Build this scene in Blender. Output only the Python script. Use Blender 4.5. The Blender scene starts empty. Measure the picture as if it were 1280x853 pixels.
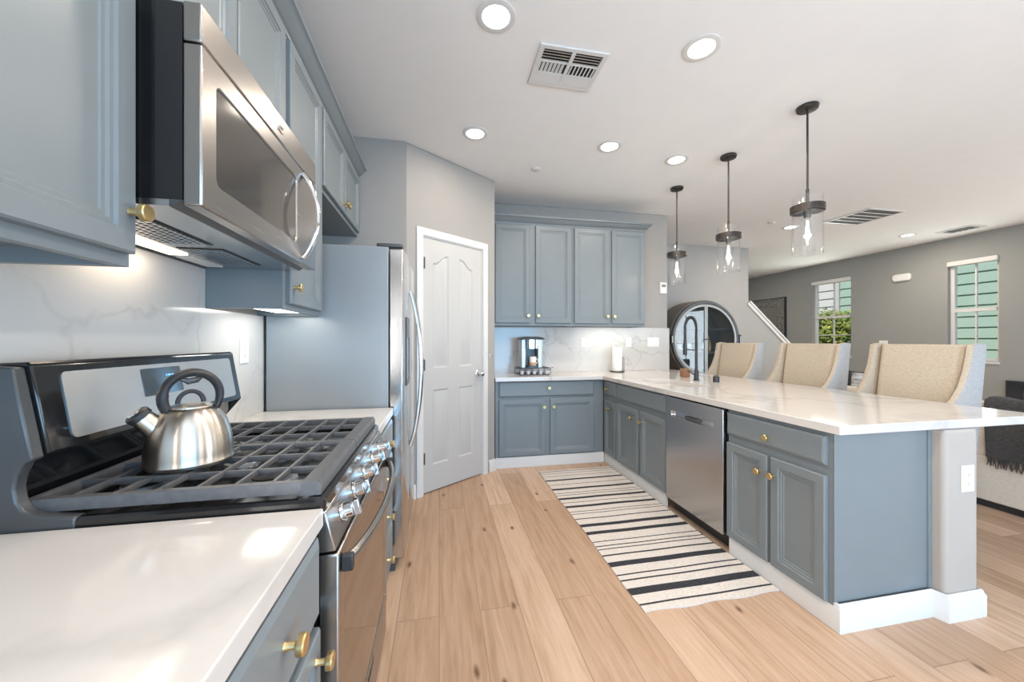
import bpy, bmesh, math, random
from mathutils import Vector, Matrix
random.seed(7)
PI = math.pi
SC = bpy.context.scene
COL = SC.collection

# ------------------------------------------------------------------ camera
F_PX, YAW, CAM_H = 462.0, math.atan(91/462.0), 1.28
cam_d = bpy.data.cameras.new('camera')
cam_d.sensor_width = 36.0
cam_d.lens = 36.0*F_PX/1280.0
cam_d.clip_start = 0.02
cam = bpy.data.objects.new('camera', cam_d)
COL.objects.link(cam)
cam.location = (0, 0, CAM_H)
cam.rotation_euler = (PI/2, 0, -YAW)
SC.camera = cam

# ------------------------------------------------------------------ exposure, world, lights
SC.view_settings.view_transform = 'Standard'
SC.view_settings.look = 'None'
SC.view_settings.exposure = 0.27
SC.view_settings.gamma = 1.0
SC.view_settings.use_curve_mapping = False
try:
    SC.cycles.use_denoising = True
    SC.cycles.max_bounces = 12
    SC.cycles.diffuse_bounces = 6
    SC.cycles.glossy_bounces = 6
    SC.cycles.transparent_max_bounces = 16
    SC.cycles.sample_clamp_indirect = 6.0
    SC.cycles.blur_glossy = 0.3
    SC.cycles.caustics_reflective = False
    SC.cycles.caustics_refractive = False
except Exception:
    pass

W = bpy.data.worlds.new('sky')
SC.world = W
W.use_nodes = True
_nt = W.node_tree
_bg = _nt.nodes['Background']
_sky = _nt.nodes.new('ShaderNodeTexSky')
_sky.sky_type = 'HOSEK_WILKIE'
_sky.turbidity = 3.0
_sky.ground_albedo = 0.4
_sky.sun_direction = Vector((-0.35, -0.35, 0.87)).normalized()
_nt.links.new(_sky.outputs['Color'], _bg.inputs['Color'])
_bg.inputs['Strength'].default_value = 1.6

def area(name, loc, rot, sx, sy, power, color=(1, 1, 1), shape='RECTANGLE', spread=PI):
    d = bpy.data.lights.new(name, 'AREA')
    d.shape = shape
    d.size = sx
    if shape == 'RECTANGLE':
        d.size_y = sy
    d.energy = power
    d.color = color
    d.spread = spread
    o = bpy.data.objects.new(name, d)
    COL.objects.link(o)
    o.location = loc
    o.rotation_euler = rot
    return o

# daylight through the openings of the room, some of them added
XR_ = 7.75
XL_ = -0.905
area('daylight_rear_door', (1.55, -2.93, 1.05), (PI/2, 0, 0), 2.9, 1.8, 140, (0.28, 0.63, 1.0))
area('daylight_patio_door', (XR_+0.175, -0.66, 1.2), (PI/2, 0, PI/2), 2.2, 2.3, 112, (0.86, 0.94, 1.0))
area('daylight_added_left', (XL_-0.10, -1.65, 1.55), (PI/2, 0, -PI/2), 2.0, 1.4, 150, (1.0, 0.98, 0.95))  # added fill from behind the camera, lifts the dim peninsula fronts
area('daylight_window_by_stairs', (7.70, 6.08, 1.75), (PI/2, 0, PI/2), 0.7, 1.45, 16, (0.92, 1.0, 0.95))
area('daylight_window_by_fireplace', (7.70, 4.06, 1.75), (PI/2, 0, PI/2), 0.5, 1.45, 12, (0.92, 1.0, 0.96))
area('daylight_added_right', (7.66, 2.1, 1.7), (PI/2, 0, PI/2), 1.0, 1.5, 17, (0.90, 0.97, 1.0))  # added daylight from an unseen opening beside the fireplace
area('daylight_added_rear', (5.6, -2.93, 1.3), (PI/2, 0, 0), 2.6, 2.1, 56, (0.90, 0.96, 1.0))  # added fill for the dark outer wall and the stair wall

sd = bpy.data.lights.new('sun', 'SUN'); sd.energy = 3.2; sd.angle = 0.02; sd.color = (1.0, 0.97, 0.90)
so = bpy.data.objects.new('sun', sd); COL.objects.link(so); so.location = (-5, 0, 12)
so.rotation_euler = Vector((0.64, 0.12, -0.77)).to_track_quat('-Z', 'Y').to_euler()

# ------------------------------------------------------------------ materials
def nodes_of(name):
    m = bpy.data.materials.new(name)
    m.use_nodes = True
    nt = m.node_tree
    return m, nt, nt.nodes['Principled BSDF'], nt.nodes.new, nt.links.new

def plain(name, col, rough=0.5, metal=0.0, var=0.03, scale=8.0, bump=0.0, bscale=200.0, coat=0.0, emit=None, estr=0.0, spec=0.5):
    m, nt, p, N, L = nodes_of(name)
    p.inputs['Roughness'].default_value = rough
    p.inputs['Metallic'].default_value = metal
    p.inputs['Specular IOR Level'].default_value = spec
    if coat:
        p.inputs['Coat Weight'].default_value = coat
        p.inputs['Coat Roughness'].default_value = 0.1
    tc = N('ShaderNodeTexCoord')
    nz = N('ShaderNodeTexNoise')
    nz.inputs['Scale'].default_value = scale
    nz.inputs['Detail'].default_value = 3
    L(tc.outputs['Object'], nz.inputs['Vector'])
    rp = N('ShaderNodeValToRGB')
    rp.color_ramp.elements[0].position = 0.3
    rp.color_ramp.elements[1].position = 0.7
    rp.color_ramp.elements[0].color = [max(0, c*(1-var)) for c in col]+[1]
    rp.color_ramp.elements[1].color = [min(1, c*(1+var)) for c in col]+[1]
    L(nz.outputs['Fac'], rp.inputs['Fac'])
    L(rp.outputs['Color'], p.inputs['Base Color'])
    if bump:
        n2 = N('ShaderNodeTexNoise')
        n2.inputs['Scale'].default_value = bscale
        L(tc.outputs['Object'], n2.inputs['Vector'])
        b = N('ShaderNodeBump')
        b.inputs['Strength'].default_value = bump
        b.inputs['Distance'].default_value = 0.002
        L(n2.outputs['Fac'], b.inputs['Height'])
        L(b.outputs['Normal'], p.inputs['Normal'])
    if emit:
        p.inputs['Emission Color'].default_value = list(emit)+[1]
        p.inputs['Emission Strength'].default_value = estr
    return m

def brushed(name, col, rough, stretch, var=0.03, rvar=0.03, aniso=0.0):
    m, nt, p, N, L = nodes_of(name)
    p.inputs['Metallic'].default_value = 1.0
    if aniso:
        p.inputs['Anisotropic'].default_value = aniso
        p.inputs['Anisotropic Rotation'].default_value = 0.25
        tg = N('ShaderNodeTangent'); tg.direction_type = 'RADIAL'; tg.axis = 'Z'
        L(tg.outputs['Tangent'], p.inputs['Tangent'])
    tc = N('ShaderNodeTexCoord')
    mp = N('ShaderNodeMapping')
    mp.inputs['Scale'].default_value = stretch
    L(tc.outputs['Object'], mp.inputs['Vector'])
    nz = N('ShaderNodeTexNoise')
    nz.inputs['Scale'].default_value = 6
    nz.inputs['Detail'].default_value = 4
    L(mp.outputs['Vector'], nz.inputs['Vector'])
    rp = N('ShaderNodeValToRGB')
    rp.color_ramp.elements[0].color = [c*(1-var) for c in col]+[1]
    rp.color_ramp.elements[1].color = [min(1, c*(1+var)) for c in col]+[1]
    L(nz.outputs['Fac'], rp.inputs['Fac'])
    L(rp.outputs['Color'], p.inputs['Base Color'])
    mr = N('ShaderNodeMapRange')
    mr.inputs['To Min'].default_value = max(0.02, rough-rvar)
    mr.inputs['To Max'].default_value = rough+rvar
    L(nz.outputs['Fac'], mr.inputs['Value'])
    L(mr.outputs['Result'], p.inputs['Roughness'])
    return m

def quartz(name, base=(0.61, 0.585, 0.565), vein=(0.42, 0.41, 0.395), rough=0.10, scale=1.3, amt=0.8, width=0.055):
    m, nt, p, N, L = nodes_of(name)
    tc = N('ShaderNodeTexCoord')
    nz = N('ShaderNodeTexNoise')
    nz.inputs['Scale'].default_value = 1.6
    nz.inputs['Detail'].default_value = 6
    L(tc.outputs['Object'], nz.inputs['Vector'])
    va = N('ShaderNodeVectorMath'); va.operation = 'SCALE'
    va.inputs['Scale'].default_value = 0.9
    L(nz.outputs['Color'], va.inputs[0])
    ad = N('ShaderNodeVectorMath'); ad.operation = 'ADD'
    L(tc.outputs['Object'], ad.inputs[0]); L(va.outputs['Vector'], ad.inputs[1])
    vo = N('ShaderNodeTexVoronoi')
    vo.feature = 'DISTANCE_TO_EDGE'
    vo.inputs['Scale'].default_value = scale
    L(ad.outputs['Vector'], vo.inputs['Vector'])
    rp = N('ShaderNodeValToRGB')
    rp.color_ramp.elements[0].position = 0.0
    rp.color_ramp.elements[0].color = (1, 1, 1, 1)
    rp.color_ramp.elements[1].position = width
    rp.color_ramp.elements[1].color = (0, 0, 0, 1)
    L(vo.outputs['Distance'], rp.inputs['Fac'])
    n2 = N('ShaderNodeTexNoise')
    n2.inputs['Scale'].default_value = 2.3
    n2.inputs['Detail'].default_value = 4
    L(tc.outputs['Object'], n2.inputs['Vector'])
    r2 = N('ShaderNodeValToRGB')
    r2.color_ramp.elements[0].position = 0.40
    r2.color_ramp.elements[1].position = 0.64
    L(n2.outputs['Fac'], r2.inputs['Fac'])
    mu = N('ShaderNodeMath'); mu.operation = 'MULTIPLY'
    L(rp.outputs['Color'], mu.inputs[0]); L(r2.outputs['Color'], mu.inputs[1])
    m2 = N('ShaderNodeMath'); m2.operation = 'MULTIPLY'
    m2.inputs[1].default_value = amt
    L(mu.outputs[0], m2.inputs[0])
    mx = N('ShaderNodeMix'); mx.data_type = 'RGBA'
    L(m2.outputs[0], mx.inputs['Factor'])
    mx.inputs['A'].default_value = list(base)+[1]
    mx.inputs['B'].default_value = list(vein)+[1]
    L(mx.outputs['Result'], p.inputs['Base Color'])
    p.inputs['Roughness'].default_value = rough
    return m

def oak_floor(name):
    m, nt, p, N, L = nodes_of(name)
    tc = N('ShaderNodeTexCoord')
    sp = N('ShaderNodeSeparateXYZ'); L(tc.outputs['Object'], sp.inputs[0])
    cb = N('ShaderNodeCombineXYZ'); L(sp.outputs['Y'], cb.inputs['X']); L(sp.outputs['X'], cb.inputs['Y'])
    br = N('ShaderNodeTexBrick')
    br.offset = 0.37; br.offset_frequency = 2; br.squash = 1.0
    br.inputs['Scale'].default_value = 1.0
    br.inputs['Brick Width'].default_value = 1.75
    br.inputs['Row Height'].default_value = 0.19
    br.inputs['Mortar Size'].default_value = 0.002
    br.inputs['Mortar Smooth'].default_value = 0.3
    br.inputs['Color1'].default_value = (0, 0, 0, 1)
    br.inputs['Color2'].default_value = (1, 1, 1, 1)
    br.inputs['Mortar'].default_value = (0.5, 0.5, 0.5, 1)
    L(cb.outputs[0], br.inputs['Vector'])
    # grain, shifted plank by plank
    of = N('ShaderNodeVectorMath'); of.operation = 'SCALE'; of.inputs['Scale'].default_value = 17.0
    L(br.outputs['Color'], of.inputs[0])
    mp = N('ShaderNodeMapping'); mp.inputs['Scale'].default_value = (1.6, 24.0, 1.0)
    L(cb.outputs[0], mp.inputs['Vector'])
    ad = N('ShaderNodeVectorMath'); ad.operation = 'ADD'
    L(mp.outputs['Vector'], ad.inputs[0]); L(of.outputs['Vector'], ad.inputs[1])
    g = N('ShaderNodeTexNoise'); g.inputs['Scale'].default_value = 1.6; g.inputs['Detail'].default_value = 7
    g.inputs['Roughness'].default_value = 0.62; g.inputs['Distortion'].default_value = 0.6
    L(ad.outputs['Vector'], g.inputs['Vector'])
    rp = N('ShaderNodeValToRGB')
    e = rp.color_ramp.elements
    e[0].position = 0.28; e[0].color = (0.47, 0.305, 0.19, 1)
    e[1].position = 0.72; e[1].color = (0.68, 0.495, 0.365, 1)
    k = e.new(0.5); k.color = (0.60, 0.415, 0.292, 1)
    L(g.outputs['Fac'], rp.inputs['Fac'])
    # plank tone
    rt = N('ShaderNodeValToRGB')
    t = rt.color_ramp.elements
    t[0].position = 0.0; t[0].color = (0.72, 0.66, 0.60, 1)
    t[1].position = 1.0; t[1].color = (1.03, 1.03, 1.03, 1)
    L(br.outputs['Color'], rt.inputs['Fac'])
    mx = N('ShaderNodeMix'); mx.data_type = 'RGBA'; mx.blend_type = 'MULTIPLY'
    mx.inputs['Factor'].default_value = 1.0
    L(rp.outputs['Color'], mx.inputs['A']); L(rt.outputs['Color'], mx.inputs['B'])
    # knots
    km = N('ShaderNodeMapping'); km.inputs['Scale'].default_value = (1.7, 3.6, 1.0)
    L(cb.outputs[0], km.inputs['Vector'])
    kn = N('ShaderNodeTexNoise'); kn.inputs['Scale'].default_value = 9; kn.inputs['Detail'].default_value = 3
    L(cb.outputs[0], kn.inputs['Vector'])
    ks = N('ShaderNodeVectorMath'); ks.operation = 'SCALE'; ks.inputs['Scale'].default_value = 0.10
    L(kn.outputs['Color'], ks.inputs[0])
    ka = N('ShaderNodeVectorMath'); ka.operation = 'ADD'
    L(km.outputs['Vector'], ka.inputs[0]); L(ks.outputs['Vector'], ka.inputs[1])
    vo = N('ShaderNodeTexVoronoi'); vo.voronoi_dimensions = '2D'; vo.inputs['Scale'].default_value = 0.85
    L(ka.outputs['Vector'], vo.inputs['Vector'])
    kr = N('ShaderNodeValToRGB')
    kr.color_ramp.elements[0].position = 0.012; kr.color_ramp.elements[0].color = (1, 1, 1, 1)
    kr.color_ramp.elements[1].position = 0.05; kr.color_ramp.elements[1].color = (0, 0, 0, 1)
    L(vo.outputs['Distance'], kr.inputs['Fac'])
    m3 = N('ShaderNodeMix'); m3.data_type = 'RGBA'
    L(kr.outputs['Color'], m3.inputs['Factor'])
    L(mx.outputs['Result'], m3.inputs['A']); m3.inputs['B'].default_value = (0.13, 0.065, 0.03, 1)
    # joints
    m4 = N('ShaderNodeMix'); m4.data_type = 'RGBA'
    mm = N('ShaderNodeMath'); mm.operation = 'MULTIPLY'; mm.inputs[1].default_value = 0.75
    L(br.outputs['Fac'], mm.inputs[0])
    L(mm.outputs[0], m4.inputs['Factor'])
    L(m3.outputs['Result'], m4.inputs['A']); m4.inputs['B'].default_value = (0.20, 0.115, 0.06, 1)
    L(m4.outputs['Result'], p.inputs['Base Color'])
    p.inputs['Roughness'].default_value = 0.38
    b = N('ShaderNodeBump'); b.inputs['Strength'].default_value = 0.12; b.inputs['Distance'].default_value = 0.002
    L(g.outputs['Fac'], b.inputs['Height']); L(b.outputs['Normal'], p.inputs['Normal'])
    return m

def thin_glass(name, gloss=0.12, tint=(1, 1, 1), rough=0.0):
    m, nt, p, N, L = nodes_of(name)
    nt.nodes.remove(p)
    out = nt.nodes['Material Output']
    t = N('ShaderNodeBsdfTransparent'); t.inputs['Color'].default_value = list(tint)+[1]
    gl = N('ShaderNodeBsdfGlossy'); gl.inputs['Roughness'].default_value = rough
    fr = N('ShaderNodeLayerWeight'); fr.inputs['Blend'].default_value = 0.5
    pw = N('ShaderNodeMath'); pw.operation = 'POWER'; pw.inputs[1].default_value = 5.0
    L(fr.outputs['Facing'], pw.inputs[0])
    ad = N('ShaderNodeMath'); ad.operation = 'MULTIPLY_ADD'; ad.use_clamp = True; ad.inputs[1].default_value = 0.6; ad.inputs[2].default_value = gloss
    L(pw.outputs[0], ad.inputs[0])
    mx = N('ShaderNodeMixShader')
    L(ad.outputs[0], mx.inputs[0]); L(t.outputs[0], mx.inputs[1]); L(gl.outputs[0], mx.inputs[2])
    L(mx.outputs[0], out.inputs['Surface'])
    return m

def weave(name, col, col2, scale=260.0, bump=0.25, rough=0.9):
    m, nt, p, N, L = nodes_of(name)
    tc = N('ShaderNodeTexCoord')
    mp = N('ShaderNodeMapping'); mp.inputs['Scale'].default_value = (0.25, 0.25, 1.0)
    L(tc.outputs['Object'], mp.inputs['Vector'])
    nz = N('ShaderNodeTexNoise'); nz.inputs['Scale'].default_value = scale; nz.inputs['Detail'].default_value = 3
    L(mp.outputs['Vector'], nz.inputs['Vector'])
    rp = N('ShaderNodeValToRGB')
    rp.color_ramp.elements[0].position = 0.32; rp.color_ramp.elements[0].color = list(col2)+[1]
    rp.color_ramp.elements[1].position = 0.68; rp.color_ramp.elements[1].color = list(col)+[1]
    L(nz.outputs['Fac'], rp.inputs['Fac']); L(rp.outputs['Color'], p.inputs['Base Color'])
    b = N('ShaderNodeBump'); b.inputs['Strength'].default_value = bump; b.inputs['Distance'].default_value = 0.002
    L(nz.outputs['Fac'], b.inputs['Height']); L(b.outputs['Normal'], p.inputs['Normal'])
    p.inputs['Roughness'].default_value = rough
    p.inputs['Specular IOR Level'].default_value = 0.2
    return m

def leafy(name, c1, c2):
    m, nt, p, N, L = nodes_of(name)
    tc = N('ShaderNodeTexCoord')
    nz = N('ShaderNodeTexNoise'); nz.inputs['Scale'].default_value = 5
    L(tc.outputs['Object'], nz.inputs['Vector'])
    rp = N('ShaderNodeValToRGB')
    rp.color_ramp.elements[0].position = 0.35; rp.color_ramp.elements[0].color = list(c1)+[1]
    rp.color_ramp.elements[1].position = 0.65; rp.color_ramp.elements[1].color = list(c2)+[1]
    L(nz.outputs['Fac'], rp.inputs['Fac']); L(rp.outputs['Color'], p.inputs['Base Color'])
    p.inputs['Roughness'].default_value = 0.6
    return m

M = {
 'cab': plain('cabinet_paint', (0.184, 0.210, 0.224), 0.36, var=0.02, spec=0.4),
 'cab_in': plain('cabinet_underside', (0.30, 0.33, 0.33), 0.5),
 'brass': plain('brushed_brass', (0.74, 0.55, 0.27), 0.30, 1.0, var=0.05, scale=60),
 'wall': plain('greige_wall_paint', (0.345, 0.325, 0.305), 0.85, var=0.012, bump=0.12, bscale=160),
 'wallg': plain('grey_wall_paint', (0.30, 0.305, 0.292), 0.85, var=0.012, bump=0.12, bscale=160),
 'walls': plain('pale_grey_wall_paint', (0.36, 0.352, 0.342), 0.85, var=0.012, bump=0.12, bscale=160),
 'ceil': plain('ceiling_paint', (0.82, 0.805, 0.79), 0.9, var=0.01, bump=0.1, bscale=120),
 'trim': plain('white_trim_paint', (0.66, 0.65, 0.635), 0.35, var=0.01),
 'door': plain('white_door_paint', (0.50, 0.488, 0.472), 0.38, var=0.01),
 'plastic': plain('white_plastic', (0.80, 0.79, 0.77), 0.4, var=0.01),
 'floor': oak_floor('oak_planks'),
 'quartz': quartz('quartz_top'),
 'splash': quartz('quartz_splash', base=(0.58, 0.56, 0.54), vein=(0.27, 0.25, 0.235), rough=0.13, scale=2.2, amt=0.42, width=0.03),
 'steel': brushed('brushed_steel', (0.60, 0.59, 0.58), 0.24, (1, 1, 40)),
 'steelh': brushed('brushed_steel_horizontal', (0.41, 0.385, 0.365), 0.27, (1, 90, 90), var=0.012, rvar=0.01),
 'steelv': brushed('brushed_steel_upright', (0.60, 0.60, 0.60), 0.16, (40, 40, 1), rvar=0.05),
 'steeldw': brushed('brushed_steel_dishwasher', (0.50, 0.49, 0.485), 0.26, (90, 90, 1), var=0.02, rvar=0.02),
 'dullmetal': plain('dull_silver_metal', (0.34, 0.345, 0.34), 0.42, 0.85),
 'wallp': plain('pony_wall_paint', (0.42, 0.375, 0.335), 0.85, var=0.012, bump=0.12, bscale=160),
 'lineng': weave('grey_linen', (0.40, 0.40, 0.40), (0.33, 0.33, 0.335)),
 'steelmat': brushed('matte_steel_panel', (0.62, 0.60, 0.575), 0.40, (1, 60, 60)),
 'chrome': plain('polished_chrome', (0.72, 0.72, 0.73), 0.08, 1.0, var=0.01),
 'kettle': brushed('kettle_steel', (0.60, 0.545, 0.48), 0.30, (1, 1, 90), var=0.006, rvar=0.004, aniso=0.8),
 'black': plain('black_enamel', (0.012, 0.012, 0.013), 0.12, var=0.1, coat=0.3),
 'blackm': plain('black_matte', (0.025, 0.025, 0.027), 0.45, var=0.1),
 'iron': plain('cast_iron', (0.10, 0.10, 0.105), 0.40, var=0.15, scale=60, bump=0.1, bscale=300),
 'char': plain('charcoal_metal', (0.085, 0.088, 0.092), 0.35, 0.3, var=0.1),
 'fridge_side': plain('grey_painted_steel', (0.30, 0.32, 0.335), 0.36, 0.35, var=0.02),
 'darkglass': plain('dark_oven_glass', (0.02, 0.017, 0.014), 0.03, var=0.02, coat=0.6, spec=0.9),
 'doorglass': plain('tinted_mirror_glass', (0.30, 0.235, 0.18), 0.06, 0.85, var=0.04),
 'mwglass': plain('microwave_window_glass', (0.095, 0.083, 0.073), 0.07, 0.5, var=0.05, coat=0.4),
 'lens': plain('lamp_lens', (0.9, 0.88, 0.84), 0.3, emit=(1.0, 0.93, 0.84), estr=9.0),
 'led': plain('led_strip', (0.9, 0.9, 0.88), 0.3, emit=(1.0, 0.97, 0.86), estr=6.0),
 'hoodlamp': plain('hood_lamp_lens', (0.9, 0.85, 0.75), 0.3, emit=(1.0, 0.86, 0.66), estr=2.2),
 'filament': plain('bulb_filament', (1, 0.8, 0.6), 0.3, emit=(1.0, 0.80, 0.52), estr=14.0),
 'bronze': plain('dark_bronze', (0.06, 0.052, 0.047), 0.35, 0.7, var=0.15, scale=30),
 'glass': thin_glass('clear_glass', 0.06),
 'pane': thin_glass('window_glass', 0.02),
 'barglass': thin_glass('cabinet_glass', 0.055, (0.84, 0.90, 0.93)),
 'taupe': plain('taupe_leather', (0.17, 0.145, 0.118), 0.5, var=0.06, bump=0.15, bscale=120),
 'inside': plain('dark_interior', (0.05, 0.055, 0.06), 0.5, var=0.2),
 'linen': weave('beige_linen', (0.54, 0.46, 0.37), (0.43, 0.36, 0.28)),
 'sofa': weave('cream_upholstery', (0.66, 0.60, 0.52), (0.56, 0.50, 0.43), 180),
 'throw': weave('charcoal_wool', (0.075, 0.07, 0.066), (0.04, 0.038, 0.036), 160, 0.5),
 'greyfab': weave('grey_fabric', (0.30, 0.31, 0.33), (0.22, 0.23, 0.25), 160),
 'darkfab': weave('charcoal_fabric', (0.07, 0.072, 0.08), (0.04, 0.042, 0.05), 160),
 'patfab': weave('white_patterned_fabric', (0.72, 0.72, 0.71), (0.30, 0.30, 0.31), 40),
 'rugw': weave('rug_cream', (0.72, 0.655, 0.60), (0.58, 0.52, 0.47), 420, 0.5),
 'rugb': weave('rug_black', (0.055, 0.055, 0.062), (0.025, 0.025, 0.03), 420, 0.5),
 'paper': plain('paper_towel', (0.82, 0.80, 0.77), 0.9, bump=0.3, bscale=90),
 'ceramic': plain('white_ceramic', (0.80, 0.78, 0.74), 0.2),
 'mugart': plain('mug_print', (0.52, 0.26, 0.13), 0.35, var=0.4, scale=50),
 'silverp': plain('silver_plastic', (0.50, 0.53, 0.56), 0.28, 0.6, var=0.03),
 'grey': plain('dark_grey_plastic', (0.06, 0.065, 0.07), 0.3),
 'wire': plain('dark_wire', (0.09, 0.09, 0.10), 0.3, 0.9),
 'foil': plain('pod_foil', (0.72, 0.72, 0.74), 0.3, 0.3, var=0.1),
 'amber': plain('brown_jar', (0.24, 0.115, 0.055), 0.35, var=0.15),
 'sink': plain('pale_sink', (0.74, 0.71, 0.67), 0.18),
 'display': plain('range_display', (0.07, 0.085, 0.10), 0.08, var=0.2, coat=0.5),
 'clock': plain('blue_clock_digits', (0.1, 0.3, 0.9), 0.4, emit=(0.12, 0.42, 1.0), estr=2.0),
 'mirror': plain('mirror_silver', (0.80, 0.80, 0.78), 0.03, 1.0, var=0.01),
 'mosaic': plain('grey_mosaic_frame', (0.30, 0.30, 0.29), 0.3, 0.5, var=0.45, scale=30),
 'siding_g': plain('pale_green_siding', (0.42, 0.57, 0.47), 0.7, var=0.02),
 'siding_w': plain('white_siding', (0.70, 0.70, 0.68), 0.7, var=0.02),
 'leaf': leafy('bush_leaves', (0.10, 0.20, 0.03), (0.44, 0.46, 0.10)),
 'soil': plain('garden_soil', (0.16, 0.14, 0.10), 0.9, var=0.2),
 'firebox': plain('black_firebox', (0.03, 0.034, 0.042), 0.3, var=0.2),
 'glassb': plain('dark_bottle_glass', (0.02, 0.035, 0.03), 0.06, coat=0.5),
 'amberb': plain('amber_bottle_glass', (0.30, 0.16, 0.05), 0.08, coat=0.5),
 'slot': plain('dark_slot', (0.02, 0.02, 0.02), 0.7),
 'ventd': plain('vent_recess_grey', (0.22, 0.215, 0.21), 0.7),
}

# ------------------------------------------------------------------ mesh helpers
class G:
    def __init__(s):
        s.bm = bmesh.new(); s.mi = 0
    def face(s, vs):
        try:
            f = s.bm.faces.new(vs); f.material_index = s.mi; return f
        except ValueError:
            return None
    def v(s, p): return s.bm.verts.new(p)
    def box(s, x0, x1, y0, y1, z0, z1):
        if x0 > x1: x0, x1 = x1, x0
        if y0 > y1: y0, y1 = y1, y0
        if z0 > z1: z0, z1 = z1, z0
        V = [s.v((x, y, z)) for z in (z0, z1) for y in (y0, y1) for x in (x0, x1)]
        for q in ((0, 2, 3, 1), (4, 5, 7, 6), (0, 1, 5, 4), (2, 6, 7, 3), (0, 4, 6, 2), (1, 3, 7, 5)):
            s.face([V[i] for i in q])
        return s
    def loops(s, L, cap0=True, cap1=True, closed=True):
        R = [[s.v(p) for p in l] for l in L]
        n = len(R[0])
        for a, b in zip(R, R[1:]):
            for i in range(n if closed else n-1):
                j = (i+1) % n
                s.face([a[i], a[j], b[j], b[i]])
        if cap0: s.face(list(reversed(R[0])))
        if cap1: s.face(R[-1])
        return s
    def ring(s, L):                      # loops joined end to end
        R = [[s.v(p) for p in l] for l in L]
        n = len(R[0]); k = len(R)
        for a in range(k):
            A, B = R[a], R[(a+1) % k]
            for i in range(n):
                j = (i+1) % n
                s.face([A[i], A[j], B[j], B[i]])
        return s
    def prism(s, poly, axis, a0, a1):
        def P(u, w, a):
            return {'x': (a, u, w), 'y': (u, a, w), 'z': (u, w, a)}[axis]
        return s.loops([[P(u, w, a0) for u, w in poly], [P(u, w, a1) for u, w in poly]])
    def slab(s, outer, holes, axis, a0, a1):
        def P(u, w, a):
            return {'x': (a, u, w), 'y': (u, a, w), 'z': (u, w, a)}[axis]
        for a in (a0, a1):
            es = []
            for lp in [outer]+holes:
                vs = [s.v(P(u, w, a)) for u, w in lp]
                for i in range(len(vs)):
                    es.append(s.bm.edges.new((vs[i], vs[(i+1) % len(vs)])))
            r = bmesh.ops.triangle_fill(s.bm, edges=es, use_beauty=True, use_dissolve=False)
            for g in r['geom']:
                if isinstance(g, bmesh.types.BMFace): g.material_index = s.mi
        for lp in [outer]+holes:
            s.loops([[P(u, w, a0) for u, w in lp], [P(u, w, a1) for u, w in lp]], False, False)
        return s
    def cyl(s, p0, p1, r0, r1=None, n=20, caps=True):
        r1 = r0 if r1 is None else r1
        p0, p1 = Vector(p0), Vector(p1)
        d = (p1-p0).normalized()
        a = d.orthogonal().normalized(); b = d.cross(a)
        L = [[p+(a*math.cos(t)+b*math.sin(t))*r for t in [2*PI*i/n for i in range(n)]] for p, r in ((p0, r0), (p1, r1))]
        return s.loops(L, caps, caps)
    def tube(s, path, r, n=10, closed=False, sq=None):
        P = [Vector(p) for p in path]; k = len(P)
        R = r if isinstance(r, (list, tuple)) else [r]*k
        L = []; ref = None
        for i in range(k):
            if closed: t = P[(i+1) % k]-P[i-1]
            else: t = P[min(i+1, k-1)]-P[max(i-1, 0)]
            t.normalize()
            if ref is None:
                ref = t.orthogonal().normalized()
                if sq: ref = Vector(sq[0]); ref = (ref-t*ref.dot(t)).normalized()
            else: ref = (ref-t*ref.dot(t)).normalized()
            b = t.cross(ref)
            kx, ky = (sq[1], sq[2]) if sq else (1, 1)
            L.append([P[i]+(ref*math.cos(q)*kx+b*math.sin(q)*ky)*R[i] for q in [2*PI*j/n for j in range(n)]])
        return s.ring(L) if closed else s.loops(L)
    def lathe(s, prof, o=(0, 0, 0), axis='z', n=32, close=False, a0=0.0, a1=2*PI):
        o = Vector(o)
        full = abs(a1-a0-2*PI) < 1e-6
        L = []
        for i in range(n if full else n+1):
            t = a0+(a1-a0)*i/n
            c, d = math.cos(t), math.sin(t)
            l = []
            for r, h in prof:
                q = {'z': (r*c, r*d, h), 'y': (r*c, h, r*d), 'x': (h, r*c, r*d)}[axis]
                l.append(o+Vector(q))
            L.append(l)
        R = []
        for l in L: R.append([s.v(p) for p in l])
        m = len(prof); cnt = len(R)
        for i in range(cnt if full else cnt-1):
            A, B = R[i], R[(i+1) % cnt]
            for j in range(m if close else m-1):
                k = (j+1) % m
                s.face([A[j], B[j], B[k], A[k]])
        return s
    def panel(s, x0, x1, z0, z1, yb, levels):
        """stepped rectangle facing -y: levels are (inset, height above yb)"""
        L = []
        for ins, h in levels:
            L.append([(x0+ins, yb-h, z0+ins), (x1-ins, yb-h, z0+ins), (x1-ins, yb-h, z1-ins), (x0+ins, yb-h, z1-ins)])
        return s.loops(L)
    def build(s, name, mat, parent=None, bevel=0.0, seg=2, sharp=35, sub=0):
        bmesh.ops.remove_doubles(s.bm, verts=s.bm.verts, dist=1e-6)
        bmesh.ops.recalc_face_normals(s.bm, faces=s.bm.faces)
        me = bpy.data.meshes.new(name)
        s.bm.to_mesh(me); s.bm.free()
        for m in (mat if isinstance(mat, (list, tuple)) else [mat]):
            me.materials.append(M[m] if isinstance(m, str) else m)
        me.shade_smooth()
        me.set_sharp_from_angle(angle=math.radians(sharp))
        o = bpy.data.objects.new(name, me)
        COL.objects.link(o)
        if parent is not None: o.parent = parent
        if bevel:
            b = o.modifiers.new('bevel', 'BEVEL'); b.width = bevel; b.segments = seg
            b.limit_method = 'ANGLE'; b.angle_limit = math.radians(40)
        if sub:
            u = o.modifiers.new('sub', 'SUBSURF'); u.levels = sub; u.render_levels = sub
        return o

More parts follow.
